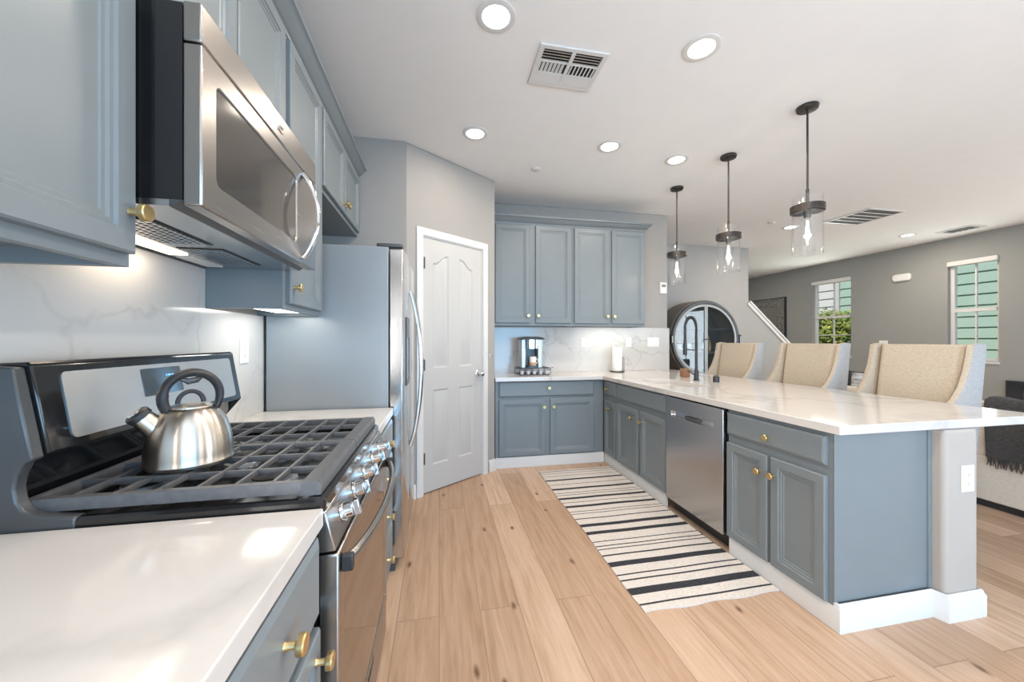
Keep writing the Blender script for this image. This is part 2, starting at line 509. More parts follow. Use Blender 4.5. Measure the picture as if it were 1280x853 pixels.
def tag(o, label, cat, group=None):
    o['label'] = label; o['category'] = cat
    if group: o['group'] = group
    return o
def thing(name, label, cat, loc=(0, 0, 0), rotz=0.0, group=None):
    o = bpy.data.objects.new(name, None)
    o.empty_display_size = 0.1
    COL.objects.link(o)
    o.location = loc; o.rotation_euler = (0, 0, rotz)
    return tag(o, label, cat, group)
def struct(o):
    o['kind'] = 'structure'; return o
def at(o, loc, rotz=0.0):
    o.location = loc; o.rotation_euler = (0, 0, rotz); return o
def arc(cx, cy, r, a0, a1, n):
    return [(cx+r*math.cos(a0+(a1-a0)*i/n), cy+r*math.sin(a0+(a1-a0)*i/n)) for i in range(n+1)]
def rrect(x0, x1, z0, z1, r, n=5):
    return (arc(x1-r, z0+r, r, -PI/2, 0, n)+arc(x1-r, z1-r, r, 0, PI/2, n)+arc(x0+r, z1-r, r, PI/2, PI, n)+arc(x0+r, z0+r, r, PI, 1.5*PI, n))
def offset_poly(poly, d):
    n = len(poly); out = []
    for i in range(n):
        p0, p1, p2 = Vector(poly[i-1]), Vector(poly[i]), Vector(poly[(i+1) % n])
        e1 = (p1-p0).normalized(); e2 = (p2-p1).normalized()
        n1 = Vector((-e1.y, e1.x)); n2 = Vector((-e2.y, e2.x))
        b = (n1+n2); b.normalize()
        k = d/max(0.35, b.dot(n1))
        out.append((p1.x+b.x*k, p1.y+b.y*k))
    return out

CEIL, CT = 2.87, 0.915
XL = -0.905            # left wall
YB = 4.20              # kitchen back wall
XR = 7.75              # living room outer wall

# ------------------------------------------------------------------ structure
struct(G().box(-1.1, 8.0, -3.2, 9.4, -0.06, 0.0).build('floor', 'floor'))
struct(G().box(-1.1, 8.0, -3.2, 9.4, CEIL, CEIL+0.06).build('ceiling', 'ceil'))
W7 = (-2.65, -0.65, 0.85, 2.25)
struct(G().slab([(-3.05, 0), (3.05, 0), (3.05, CEIL), (-3.05, CEIL)], [[(W7[0], W7[2]), (W7[1], W7[2]), (W7[1], W7[3]), (W7[0], W7[3])]], 'x', XL-0.14, XL).build('wall_left', 'wall'))
# pantry corner: a return beside the fridge, then the diagonal with the door
PA, PB = Vector((-0.262, 3.05)), Vector((0.54, 3.63))
PL = (PB-PA).length
PANG = math.atan2(PB.y-PA.y, PB.x-PA.x)
struct(G().box(XL-0.14, PA.x-0.001, 3.05, 3.17, 0, CEIL).build('wall_return', 'wall'))
DT0, DT1, DZ = 0.15, 0.835, 2.165            # door opening along the diagonal
g = G()
g.slab([(0, 0), (DT0, 0), (DT0, DZ), (DT1, DZ), (DT1, 0), (PL, 0), (PL, CEIL), (0, CEIL)], [], 'y', 0.0, 0.11)
struct(at(g.build('wall_pantry', 'wall', bevel=0.012, seg=3), (PA.x, PA.y, 0), PANG))
struct(G().box(PB.x-0.11, PB.x, PB.y+0.005, YB, 0, CEIL).build('wall_corner', 'wall'))
struct(G().box(PB.x-0.11, 2.83, YB, YB+0.12, 0, CEIL).build('wall_kitchen', 'wall', bevel=0.015, seg=3))
# stair wall with its sloping top
struct(G().slab([(1.4, 0), (7.0, 0), (7.0, 0.34), (5.2, 1.945), (5.2, CEIL), (1.4, CEIL)], [], 'y', 5.43, 5.55).build('wall_stairs', 'walls', bevel=0.006))
struct(G().box(1.28, 1.4, YB+0.12, 5.55, 0, CEIL).build('wall_hall', 'walls'))
struct(G().box(1.4, XR, 9.2, 9.32, 0, CEIL).build('wall_far', 'wallg'))
struct(G().box(1.28, 1.4, 5.55, 9.32, 0, CEIL).build('wall_inner', 'wallg'))
W1 = (5.70, 6.45, 0.98, 2.52)
W2 = (3.79, 4.325, 0.98, 2.50)
W3 = (1.55, 2.65, 0.95, 2.45)
W4 = (-1.7, 0.38, 0.05, 2.25)
def rect(w): return [(w[0], w[2]), (w[1], w[2]), (w[1], w[3]), (w[0], w[3])]
struct(G().slab([(-3.05, 0), (9.32, 0), (9.32, CEIL), (-3.05, CEIL)], [rect(W1), rect(W2), rect(W3), rect(W4)], 'x', XR, XR+0.16).build('wall_right', 'wallg'))
W5 = (0.05, 3.05, 0.1, 2.3)
W6 = (4.25, 6.95, 0.1, 2.3)
struct(G().slab([(XL-0.14, 0), (XR, 0), (XR, CEIL), (XL-0.14, CEIL)], [rect(W5), rect(W6)], 'y', -3.17, -3.05).build('wall_rear', 'wall'))

def window(name, w, rails, mull=True, blind=True, hbars=()):
    """double hung window in the right hand wall; w = (y0,y1,z0,z1)"""
    y0, y1, z0, z1 = w
    x0, x1 = XR+0.06, XR+0.12
    g = G()
    t = 0.045
    g.slab(rect(w), [[(y0+t, z0+t), (y1-t, z0+t), (y1-t, z1-t), (y0+t, z1-t)]], 'x', x0, x1)
    fr = struct(g.build(name, 'trim', bevel=0.004))
    for zr in rails:
        G().box(x0-0.01, x1, y0+t, y1-t, zr-0.025, zr+0.025).build('meeting_rail', 'trim', fr)
    if mull:
        ym = (y0+y1)/2
        G().box(x0+0.018, x1-0.018, ym-0.009, ym+0.009, z0+t, z1-t).build('muntin', 'trim', fr)
    for zb in hbars:
        G().box(x0+0.018, x1-0.018, y0+t, y1-t, zb-0.007, zb+0.007).build('muntin', 'trim', fr)
    G().box(x0+0.028, x0+0.032, y0+t, y1-t, z0+t, z1-t).build('glass_pane', 'pane', fr)
    G().box(XR-0.012, XR+0.06, y0-0.015, y1+0.015, z0-0.03, z0-0.002).build('window_sill', 'trim', fr, bevel=0.004)
    if blind:
        G().box(XR-0.03, XR+0.055, y0+0.002, y1-0.002, z1-0.075, z1-0.002).build('blind_headrail', 'trim', fr, bevel=0.01)
    return fr
window('window_1', W1, [1.765], hbars=(1.40,))
window('window_2', W2, [1.745])
window('added_window_right', W3, [1.70])  # unseen window, added to let in more daylight
window('window_4', W4, [], hbars=(1.2,), blind=False)
g = G()
g.slab(rect(W5), [[(0.10, 0.15), (1.52, 0.15), (1.52, 2.25), (0.10, 2.25)], [(1.58, 0.15), (3.0, 0.15), (3.0, 2.25), (1.58, 2.25)]], 'y', -3.14, -3.08)
w5 = struct(g.build('window_5', 'trim'))
G().box(0.10, 3.0, -3.112, -3.108, 0.15, 2.25).build('glass_pane', 'pane', w5)

g = G()
g.slab(rect(W6), [[(4.30, 0.15), (5.57, 0.15), (5.57, 2.25), (4.30, 2.25)], [(5.63, 0.15), (6.90, 0.15), (6.90, 2.25), (5.63, 2.25)]], 'y', -3.14, -3.08)
w6 = struct(g.build('added_window_rear', 'trim'))  # unseen opening, added to go with the rear fill light
G().box(4.30, 6.90, -3.112, -3.108, 0.15, 2.25).build('glass_pane', 'pane', w6)

g = G()
g.slab(rect(W7), [[(-2.61, 0.89), (-1.67, 0.89), (-1.67, 2.21), (-2.61, 2.21)], [(-1.63, 0.89), (-0.69, 0.89), (-0.69, 2.21), (-1.63, 2.21)]], 'x', XL-0.09, XL-0.04)
w7 = struct(g.build('added_window_left', 'trim'))  # unseen window, added to go with the left fill light
G().box(XL-0.066, XL-0.062, -2.61, -0.69, 0.89, 2.21).build('glass_pane', 'pane', w7)

# base boards
def baseboard(name, path, h=0.13, t=0.016, closed=False):
    """profile swept along a 2d path; the board stands to the right of the path's direction"""
    prof = [(0, 0), (t, 0), (t, h*0.80), (t*0.6, h*0.88), (t*0.55, h*0.95), (t*0.2, h), (0, h)]
    P = [Vector(p) for p in path]
    L = []
    for i, p in enumerate(P):
        e1 = (P[i]-P[i-1]).normalized() if i > 0 else (P[1]-P[0]).normalized()
        e2 = (P[i+1]-P[i]).normalized() if i < len(P)-1 else e1
        n1 = Vector((e1.y, -e1.x)); n2 = Vector((e2.y, -e2.x))
        b = (n1+n2).normalized(); k = 1/max(0.4, b.dot(n1))
        L.append([(p.x+b.x*k*q, p.y+b.y*k*q, z) for q, z in prof])
    return struct(G().loops(L).build(name, 'trim'))
def along(t): return (PA.x+(PB.x-PA.x)*t/PL, PA.y+(PB.y-PA.y)*t/PL)
baseboard('baseboard_pantry', [along(0.905), along(PL-0.004), (PB.x+0.001, PB.y+0.012)], 0.115)
baseboard('baseboard_return', [(PA.x-0.05, 3.05), along(0.0), along(0.085)], 0.115)
baseboard('baseboard_right', [(XR, 9.2), (XR, 2.7)], 0.13)
baseboard('baseboard_stairs', [(1.4, 5.43), (7.0, 5.43)], 0.13)

# pony wall behind the peninsula, wrapped by a base board
struct(G().box(2.275, 2.478, 1.275, YB-0.002, 0, CT-0.042).build('wall_peninsula', 'wallp', bevel=0.02, seg=4))
baseboard('baseboard_peninsula', [(1.727, 3.645), (1.727, 2.56)], 0.103, 0.014)
baseboard('baseboard_end', [(1.727, 1.93), (1.727, 1.318), (2.258, 1.318), (2.273, 1.272), (2.480, 1.272), (2.480, 4.0)], 0.122, 0.015)
struct(G().box(0.556, 1.712, 3.648, 3.662, 0, 0.107).build('baseboard_kitchen', 'trim', bevel=0.003))

# sloping cap on the stair wall
sl = math.atan2(1.945-0.34, 7.0-5.2)
g = G()
nx, nz = math.sin(sl), math.cos(sl)
def capbox(d0, d1, y0, y1):
    A = (5.2, 1.945); B = (7.0, 0.34)
    g.loops([[(A[0]+nx*d, y, A[1]+nz*d) for d, y in ((d0, y0), (d0, y1), (d1, y1), (d1, y0))], [(B[0]+nx*d, y, B[1]+nz*d) for d, y in ((d0, y0), (d0, y1), (d1, y1), (d1, y0))]])
capbox(0.001, 0.03, 5.395, 5.585)
capbox(-0.05, 0.001, 5.41, 5.429)
struct(g.build('trim_1', 'trim', bevel=0.004))

# ------------------------------------------------------------------ pantry door
dr = thing('door_1', 'white four panel pantry door with arched upper panels in the angled wall', 'door', (PA.x, PA.y, 0), PANG)
dr['kind'] = 'structure'
def casing(x0, x1, z1, w=0.062):
    g = G()
    prof = [(0, 0), (0, 0.012), (w*0.3, 0.018), (w*0.75, 0.018), (w, 0.010), (w, 0)]
    def P(k, d, h): return {0: (x0-d, -h, 0.0), 1: (x0-d, -h, z1+d), 2: (x1+d, -h, z1+d), 3: (x1+d, -h, 0.0)}[k]
    return g.loops([[P(k, d, h) for d, h in prof] for k in range(4)])
casing(DT0+0.008, DT1-0.008, DZ-0.008).build('door_casing', 'trim', dr)
g = G()
g.box(DT0+0.001, DT0+0.018, 0.001, 0.108, 0, DZ-0.001); g.box(DT1-0.018, DT1-0.001, 0.001, 0.108, 0, DZ-0.001); g.box(DT0+0.018, DT1-0.018, 0.001, 0.108, DZ-0.018, DZ-0.001)
g.build('door_jamb', 'trim', dr)
dx0, dx1, dz0, dz1, dy = DT0+0.021, DT1-0.021, 0.012, DZ-0.022, 0.004
def arched(xa, xb, za, zb, rise, lean, d=0.0):
    # cathedral panel: top edge rises to the middle of the door
    xa, xb, za, zb = xa+d, xb-d, za+d, zb-d
    pts = [(xa, za), (xb, za)]
    n = 12
    for i in range(n+1):
        u = i/n
        x = xb+(xa-xb)*u
        k = (1-u) if lean > 0 else u       # 1 at the inner edge
        s = 0.5-0.5*math.cos(PI*min(1, max(0, (k-0.1)/0.8)))
        pts.append((x, zb+rise*s))
    return pts
F1 = lambda d: arched(0.262, 0.428, 1.05, 1.945, 0.075, +1, d)
F2 = lambda d: arched(0.545, 0.708, 1.05, 1.945, 0.075, -1, d)
P1, P2 = F1(0), F2(0)
P3 = [(0.262, 0.23), (0.428, 0.23), (0.428, 0.865), (0.262, 0.865)]
P4 = [(0.545, 0.23), (0.708, 0.23), (0.708, 0.865), (0.545, 0.865)]
F3 = lambda d: offset_poly(P3, d)
F4 = lambda d: offset_poly(P4, d)
g = G()
es = []
for lp in ([(dx0, dz0), (dx1, dz0), (dx1, dz1), (dx0, dz1)], P1, P2, P3, P4):
    vs = [g.v((x, dy, z)) for x, z in lp]
    es += [g.bm.edges.new((vs[i], vs[(i+1) % len(vs)])) for i in range(len(vs))]
bmesh.ops.triangle_fill(g.bm, edges=es, use_beauty=True, use_dissolve=False)
for fn in (F1, F2, F3, F4):
    g.loops([[(x, dy+h, z) for x, z in fn(d)] for d, h in ((0, 0), (0.012, 0.009), (0.020, 0.009), (0.042, 0.002))], cap0=False)
g.loops([[(dx0, dy, dz0), (dx1, dy, dz0), (dx1, dy, dz1), (dx0, dy, dz1)], [(dx0, dy+0.035, dz0), (dx1, dy+0.035, dz0), (dx1, dy+0.035, dz1), (dx0, dy+0.035, dz1)]], cap0=False)
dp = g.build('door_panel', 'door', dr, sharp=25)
kx, kz = 0.772, 0.972
g = G().lathe([(0, 0.0), (0.030, 0.0), (0.032, -0.004), (0.026, -0.009), (0.011, -0.012), (0.011, -0.032), (0.020, -0.038), (0.028, -0.050), (0.029, -0.058), (0.024, -0.068), (0.012, -0.073), (0, -0.074)], (kx, dy, kz), 'y', 28)
kb = g.build('door_knob', 'chrome', dp); kb['label'] = 'satin nickel round knob'
for hz in (0.30, 1.08, 1.93):
    g = G(); g.box(DT0+0.0185, DT0+0.031, -0.003, 0.004, hz-0.045, hz+0.045); g.cyl((DT0+0.0205, -0.006, hz-0.047), (DT0+0.0205, -0.006, hz+0.047), 0.006, n=12)
    g.build('hinge', 'char', dr)

# ------------------------------------------------------------------ cabinets
DOOR_LV = [(0, 0), (0, 0.016), (0.004, 0.020), (0.044, 0.020), (0.048, 0.0145), (0.056, 0.0145), (0.060, 0.010), (0.068, 0.010), (0.071, 0.007)]
DRAW_LV = [(0, 0), (0, 0.013), (0.004, 0.016), (0.013, 0.020)]
def knob(x, z, parent, yf=-0.020):
    g = G()
    g.lathe([(0, yf), (0.0075, yf), (0.0065, yf-0.004), (0.0065, yf-0.017), (0.0095, yf-0.020), (0.0165, yf-0.021), (0.0170, yf-0.023), (0.0170, yf-0.031), (0.0155, yf-0.033), (0, yf-0.033)], (x, 0, z), 'y', 24)
    k = g.build('knob', 'brass', parent); k['label'] = 'round brass knob'
    return k
def cabinet(name, label, loc, rot, w, d, z0, z1, doors=(), drawers=(), group=None, bottom_lip=0.0, cut=False):
    """front on the local -y side; doors (x0,x1,z0,z1,knobx,knobz), drawers the same"""
    r = thing(name, label, 'cabinet', loc, rot, group)
    g = G()
    if cut:
        g.box(0.0005, w-0.0005, 0, d, z0, 0.662); g.box(0.0005, w-0.0005, 0, 0.092, 0.662, z1); g.box(0.0005, w-0.0005, 0.485, d, 0.662, z1)
    else:
        g.box(0.0005, w-0.0005, 0, d, z0+bottom_lip, z1)
    if bottom_lip:
        g.box(0.0005, w-0.0005, 0, 0.02, z0, z0+bottom_lip); g.box(0.0005, 0.018, 0.02, d, z0, z0+bottom_lip); g.box(w-0.018, w-0.0005, 0.02, d, z0, z0+bottom_lip)
    g.build('carcass', 'cab', r)
    for x0, x1, a, b, kx, kz in doors:
        p = G().panel(x0, x1, a, b, -0.0005, DOOR_LV).build('door', 'cab', r, sharp=20)
        if kx is not None: knob(kx, kz, p)
    for x0, x1, a, b, kx, kz in drawers:
        p = G().panel(x0, x1, a, b, -0.0005, DRAW_LV).build('drawer', 'cab', r, sharp=20)
        if kx is not None: knob(kx, kz, p)
    return r
RL, RP = PI/2, -PI/2
UF = -0.62                     # face of the left wall cabinets
UD = UF-XL-0.002
UT, UBOT = 2.54, 1.43
GU = 'wall cabinets above the range counter'
cabinet('wall_cabinet', 'sage grey wall cabinet left of the microwave, partly out of frame', (UF, 0.005, 0), RL, 0.885, UD, UBOT, UT,
        doors=[(0.02, 0.435, UBOT+0.025, UT-0.015, 0.40, 1.54), (0.445, 0.875, UBOT+0.025, UT-0.015, 0.858, 1.535)], group=GU, bottom_lip=0.03)
cabinet('wall_cabinet', 'short two door wall cabinet directly above the microwave', (UF, 0.895, 0), RL, 0.742, UD, 2.006, UT,
        doors=[(0.015, 0.366, 2.02, UT-0.015, 0.345, 2.075), (0.376, 0.727, 2.02, UT-0.015, 0.397, 2.075)], group=GU)
cabinet('wall_cabinet', 'tall narrow single door wall cabinet between microwave and fridge', (UF, 1.642, 0), RL, 0.46, UD, UBOT-0.02, UT,
        doors=[(0.03, 0.445, UBOT+0.005, UT-0.015, 0.065, 1.505)], group=GU, bottom_lip=0.025)
cabinet('wall_cabinet', 'two door wall cabinet mounted above the refrigerator', (UF, 2.106, 0), RL, 0.93, UD, 2.085, UT,
        doors=[(0.02, 0.455, 2.11, UT-0.015, 0.435, 2.165), (0.467, 0.91, 2.11, UT-0.015, 0.487, 2.165)], group=GU)
def crown(name, label, path, z, cat='crown molding'):
    prof = [(0, 0), (0.004, 0), (0.008, 0.012), (0.022, 0.018), (0.048, 0.050), (0.060, 0.058), (0.066, 0.060), (0.066, 0.078), (0, 0.078)]
    P = [Vector(p) for p in path]; L = []
    for i, p in enumerate(P):
        e1 = (P[i]-P[i-1]).normalized() if i > 0 else (P[1]-P[0]).normalized()
        e2 = (P[i+1]-P[i]).normalized() if i < len(P)-1 else e1
        n1 = Vector((e1.y, -e1.x)); n2 = Vector((e2.y, -e2.x)); b = (n1+n2).normalized(); k = 1/max(0.4, b.dot(n1))
        L.append([(p.x+b.x*k*q, p.y+b.y*k*q, z+h) for q, h in prof])
    return tag(G().loops(L).build(name, 'cab'), label, cat, 'crown moldings on the wall cabinets')
crown('crown_molding', 'sage grey crown molding running along the cabinets over microwave and fridge', [(UF, 0.005), (UF, 3.036)], UT+0.001)

GB = 'base cabinets along the range wall'
BF = -0.266                     # face of the left base cabinets
BD = BF-XL-0.002
cabinet('base_cabinet', 'grey base cabinet under the near counter with brass knobs, before the range', (BF, 0.03, 0), RL, 0.836, BD, 0.10, CT-0.042,
        doors=[(0.02, 0.41, 0.115, 0.675, 0.38, 0.62), (0.42, 0.816, 0.115, 0.675, 0.785, 0.625)],
        drawers=[(0.02, 0.41, 0.70, 0.865, 0.21, 0.785), (0.42, 0.816, 0.70, 0.865, 0.628, 0.785)], group=GB)
cabinet('base_cabinet', 'narrow four drawer grey base cabinet between range and refrigerator', (BF, 1.648, 0), RL, 0.452, BD, 0.10, CT-0.042,
        drawers=[(0.02, 0.432, a, b, 0.226, (a+b)/2) for a, b in ((0.70, 0.86), (0.53, 0.685), (0.335, 0.515), (0.115, 0.32))], group=GB)
for t in ((0.03, 0.866), (1.648, 2.10)):
    pass

# back wall
cabinet('base_cabinet', 'blue grey base cabinet with one wide drawer under the coffee maker', (0.552, 3.664, 0), 0, 1.158, 0.52, 0.10, CT-0.042,
        doors=[(0.035, 0.515, 0.118, 0.685, 0.497, 0.607), (0.565, 1.045, 0.118, 0.685, 0.597, 0.607)],
        drawers=[(0.035, 1.045, 0.715, 0.868, 0.55, 0.80)], group='base cabinets round the sink counter')
GK = 'wall cabinets above the coffee counter'
cabinet('wall_cabinet', 'two door blue grey wall cabinet beside the pantry wall, above the coffee maker', (0.552, 3.885, 0), 0, 0.892, 0.31, 1.445, UT,
        doors=[(0.03, 0.405, 1.475, 2.525, 0.385, 1.552), (0.47, 0.872, 1.475, 2.525, 0.495, 1.552)], group=GK, bottom_lip=0.02)
cabinet('wall_cabinet', 'two door blue grey wall cabinet above the paper towel roll', (1.446, 3.885, 0), 0, 0.876, 0.31, 1.445, UT,
        doors=[(0.02, 0.425, 1.475, 2.525, 0.402, 1.555), (0.462, 0.862, 1.475, 2.525, 0.485, 1.555)], group=GK, bottom_lip=0.02)
crown('crown_molding', 'blue grey crown molding topping the cabinets on the sink wall', [(2.322, 4.195), (2.322, 3.885), (0.552, 3.885)][::-1], UT+0.001)

# peninsula
PF = 1.716
GP = 'base cabinets round the sink counter'
cabinet('base_cabinet', 'narrow corner base cabinet with small drawer, beside the sink cabinet', (PF, 3.662, 0), RP, 0.302, 0.55, 0.104, CT-0.042,
        doors=[(0.045, 0.292, 0.112, 0.665, 0.165, 0.587)], drawers=[(0.045, 0.292, 0.725, 0.862, 0.125, 0.785)], group=GP)
cabinet('base_cabinet', 'double door sink base cabinet with plain false drawer front', (PF, 3.358, 0), RP, 0.815, 0.55, 0.104, CT-0.042,
        doors=[(0.010, 0.405, 0.112, 0.672, 0.315, 0.588), (0.445, 0.806, 0.112, 0.672, 0.415+0.055, 0.585)],
        drawers=[(0.010, 0.806, 0.722, 0.860, None, None)], group=GP, cut=True)
ec = cabinet('base_cabinet', 'end base cabinet with large blue grey side panel, nearest the oak floor front', (PF, 1.938, 0), RP, 0.604, 0.552, 0.104, CT-0.042,
        doors=[(0.004, 0.283, 0.110, 0.674, 0.243, 0.578), (0.303, 0.582, 0.110, 0.674, 0.325, 0.582)],
        drawers=[(0.004, 0.582, 0.722, 0.852, 0.295, 0.772)], group=GP)
ec['label'] = 'end base cabinet with plain blue grey side panel, right of the dishwasher'
G().box(0.6045, 0.609, 0.0, 0.535, 0.122, CT-0.042).build('end_panel', 'cab', ec)
G().box(0.6045, 0.616, 0.5355, 0.556, 0.122, CT-0.042).build('scribe_strip', 'cab', ec, bevel=0.002)

# ------------------------------------------------------------------ worktops and splashes
tag(G().box(XL+0.001, -0.248, 0.0, 0.872, CT-0.04, CT).build('countertop', 'quartz', bevel=0.003), 'white veined quartz worktop in the near corner, before the range', 'countertop', 'quartz worktops')
tag(G().box(XL+0.001, -0.248, 1.640, 2.118, CT-0.04, CT).build('countertop', 'quartz', bevel=0.003), 'short white quartz worktop between range and refrigerator', 'countertop', 'quartz worktops')
SX0, SX1, SY0, SY1 = 1.84, 2.17, 2.62, 3.20
g = G().slab([(0.545, YB-0.001), (0.545, 3.615), (1.682, 3.615), (1.682, 1.28), (2.93, 1.28), (2.93, 4.30), (2.833, 4.30), (2.833, YB-0.001)][::-1],
             [rrect(SX0, SX1, SY0, SY1, 0.03)], 'z', CT-0.04, CT)
tag(g.build('countertop', 'quartz', bevel=0.003), 'large L shaped white quartz worktop of the peninsula with the sink cutout', 'countertop', 'quartz worktops')
tag(G().prism([(0.0, CT+0.0005), (2.125, CT+0.0005), (2.125, 1.407), (1.64, 1.407), (1.64, 1.56), (0.894, 1.56), (0.894, 1.427), (0.0, 1.427)], 'x', XL+0.0005, XL+0.013).build('backsplash', 'splash'), 'white marble veined slab backsplash behind the range', 'backsplash', 'slab backsplashes')
tag(G().box(0.556, 2.845, YB-0.013, YB-0.0005, CT+0.0005, 1.443).build('backsplash', 'splash'), 'white marble slab backsplash behind the coffee maker', 'backsplash', 'slab backsplashes')

sk = thing('sink', 'pale undermount sink set into the peninsula worktop', 'sink', ((SX0+SX1)/2, (SY0+SY1)/2, CT-0.24))
g = G(); hx, hy = (SX1-SX0)/2+0.006, (SY1-SY0)/2+0.006
lp = lambda x, y, z, r: [(a, b, z) for a, b in rrect(-x, x, -y, y, r)]
g.loops([lp(hx+0.015, hy+0.015, 0.1985, 0.04), lp(hx, hy, 0.1985, 0.03), lp(hx-0.004, hy-0.004, 0.02, 0.035), lp(hx-0.03, hy-0.03, 0.004, 0.03)], cap0=False)
g.build('basin', 'sink', sk)
G().lathe([(0, 0.006), (0.035, 0.006), (0.042, 0.004), (0.042, 0.0045)], (0, 0, 0), 'z', 24).build('drain', 'chrome', sk)

# ------------------------------------------------------------------ microwave
MW_L, MW_W, MW_H = (-0.495, 0.898, 1.567), 0.738, 0.433
mw = thing('microwave', 'stainless over-the-range microwave with bowed handle, above the kettle', 'microwave', MW_L, RL)
g = G(); g.box(0.004, MW_W-0.004, 0.038, 0.395, 0.012, MW_H-0.002); g.build('body', 'black', mw)
g = G(); g.prism([(0.0, 0.0), (0.034, 0.0), (0.034, MW_H-0.347), (0.010, MW_H-0.347), (0.0, MW_H-0.36)], 'x', 0.0, MW_W)
g = G(); g.loops([[(x, 0.036, a), (x, 0.0, a), (x, 0.0, b), (x, 0.036, b)] for x, a, b in ((0.0, 0.349, MW_H), (MW_W, 0.349, MW_H))])
vp = g.build('vent_panel', 'steelh', mw, bevel=0.004)
# maker's mark: a small swirl on the vent panel
g = G()
lx, lz = 0.40, 0.388
pts = [(lx+0.024*math.cos(t)*(0.45+0.55*t/(2*PI)), -0.0012, lz+0.012*math.sin(t)*(0.45+0.55*t/(2*PI))) for t in [0.6+i*5.6/22 for i in range(23)]]
g.tube(pts, 0.0014, 6); g.tube([(lx-0.026, -0.0012, lz-0.014), (lx-0.006, -0.0012, lz+0.002), (lx+0.022, -0.0012, lz+0.017)], 0.0012, 6)
g.build('emblem', 'chrome', vp)
DWW = MW_W
wx0, wx1, wz0, wz1 = 0.055, 0.535, 0.066, 0.292
g = G().slab([(0, 0.0), (DWW, 0.0), (DWW, 0.345), (0, 0.345)], [rrect(wx0, wx1, wz0, wz1, 0.02)], 'y', 0.0, 0.036)
md = g.build('door', 'steelh', mw, bevel=0.004)
G().prism(rrect(wx0+0.001, wx1-0.001, wz0+0.001, wz1-0.001, 0.02), 'y', 0.004, 0.03).build('window', 'mwglass', md)
hp = []
for i in range(21):
    u = i/20
    hp.append((0.592, -0.002-0.052*math.sin(PI*u)**0.8, 0.020+0.310*u))
G().tube(hp, [0.011]*21, 12, sq=((1, 0, 0), 1.0, 0.75)).build('handle', 'chrome', md)
# underside
g = G(); g.box(0.004, MW_W-0.004, 0.062, 0.392, -0.002, 0.0115); g.build('bottom_plate', 'steel', mw)
g = G(); g.prism([(0.037, 0.012), (0.061, -0.004), (0.061, 0.012)], 'x', 0.004, MW_W-0.004); g.build('bottom_lip', 'char', mw)
for x0, x1 in ((0.10, 0.345), (0.40, 0.645)):
    g = G(); g.mi = 0
    g.box(x0, x1, 0.16, 0.29, -0.0035, -0.0022)
    g.mi = 1
    for i in range(13):
        xa = x0+0.008+i*(x1-x0-0.012)/13
        g.box(xa, xa+0.008, 0.168, 0.282, -0.0055, -0.0036)
    for i in range(6):
        ya = 0.172+i*0.019
        g.box(x0+0.006, x1-0.006, ya, ya+0.005, -0.0065, -0.0056)
    g.build('grease_filter', ['slot', 'steel'], mw)
for x0, x1 in ((0.16, 0.50), (0.53, 0.70)):
    G().box(x0, x1, 0.315, 0.368, -0.006, -0.0025).build('lamp_lens', 'hoodlamp' if x0 < 0.2 else 'plastic', mw)
area('microwave_lamp', (MW_L[0]-0.34, MW_L[1]+0.33, MW_L[2]-0.014), (0, 0, 0), 0.05, 0.2, 0.4, (1.0, 0.84, 0.66))

# ------------------------------------------------------------------ range
RX, RY, RW = -0.893, 0.877, 0.758
def rx(X): return -(X-RX)
rg = thing('range', 'stainless gas range with black cooktop and cast iron grates, kettle on top', 'range', (RX, RY, 0), RL)
G().box(0.002, RW-0.002, rx(-0.262), rx(-0.885), 0.05, 0.897).build('body', 'black', rg)
for lx0 in (0.04, RW-0.08):
    for yy in (-0.58, -0.08):
        G().box(lx0, lx0+0.04, yy, yy+0.04, 0.0, 0.0495).build('leg', 'blackm', rg)
# oven door with bevelled frame
of, ob = rx(-0.218), rx(-0.260)
g = G().slab([(0.0, 0.185), (RW, 0.185), (RW, 0.808), (0.0, 0.808)], [rrect(0.045, RW-0.045, 0.235, 0.735, 0.012)], 'y', of, ob)
od = g.build('oven_door', 'steelh', rg, bevel=0.004)
G().prism(rrect(0.046, RW-0.046, 0.236, 0.734, 0.012), 'y', of+0.003, ob-0.002).build('oven_window', 'doorglass', od)
hp = []
for i in range(25):
    u = i/24
    hp.append((0.03+(RW-0.06)*u, of-0.010-0.045*(1-(2*u-1)**2)**0.75, 0.775))
hb = G().tube(hp, 0.013, 12, sq=((0, 0, 1), 1.15, 0.8)).build('handle', 'steelh', od)
for xx in (0.016, RW-0.036):
    G().box(xx, xx+0.02, of-0.026, of-0.0005, 0.757, 0.793).build('handle_end_cap', 'blackm', hb, bevel=0.003)
g = G(); g.box(0.0, RW, of+0.002, ob, 0.058, 0.178)
sd = g.build('storage_drawer', 'steelh', rg, bevel=0.005)
# small lettering of the maker on the strip under the oven door
cu = bpy.data.curves.new('lettering', 'FONT'); cu.body = 'Whirlpool'; cu.size = 0.028; cu.align_x = 'CENTER'; cu.align_y = 'CENTER'; cu.extrude = 0.0004
_t = bpy.data.objects.new('lettering_source', cu); COL.objects.link(_t)
bpy.context.view_layer.update()
_me = bpy.data.meshes.new_from_object(_t.evaluated_get(bpy.context.evaluated_depsgraph_get()))
bpy.data.objects.remove(_t)
_me.materials.clear(); _me.materials.append(M['blackm'])
lt = bpy.data.objects.new('lettering', _me); COL.objects.link(lt); lt.parent = od
lt.location = (RW/2, of-0.0006, 0.21); lt.rotation_euler = (PI/2, 0, 0)
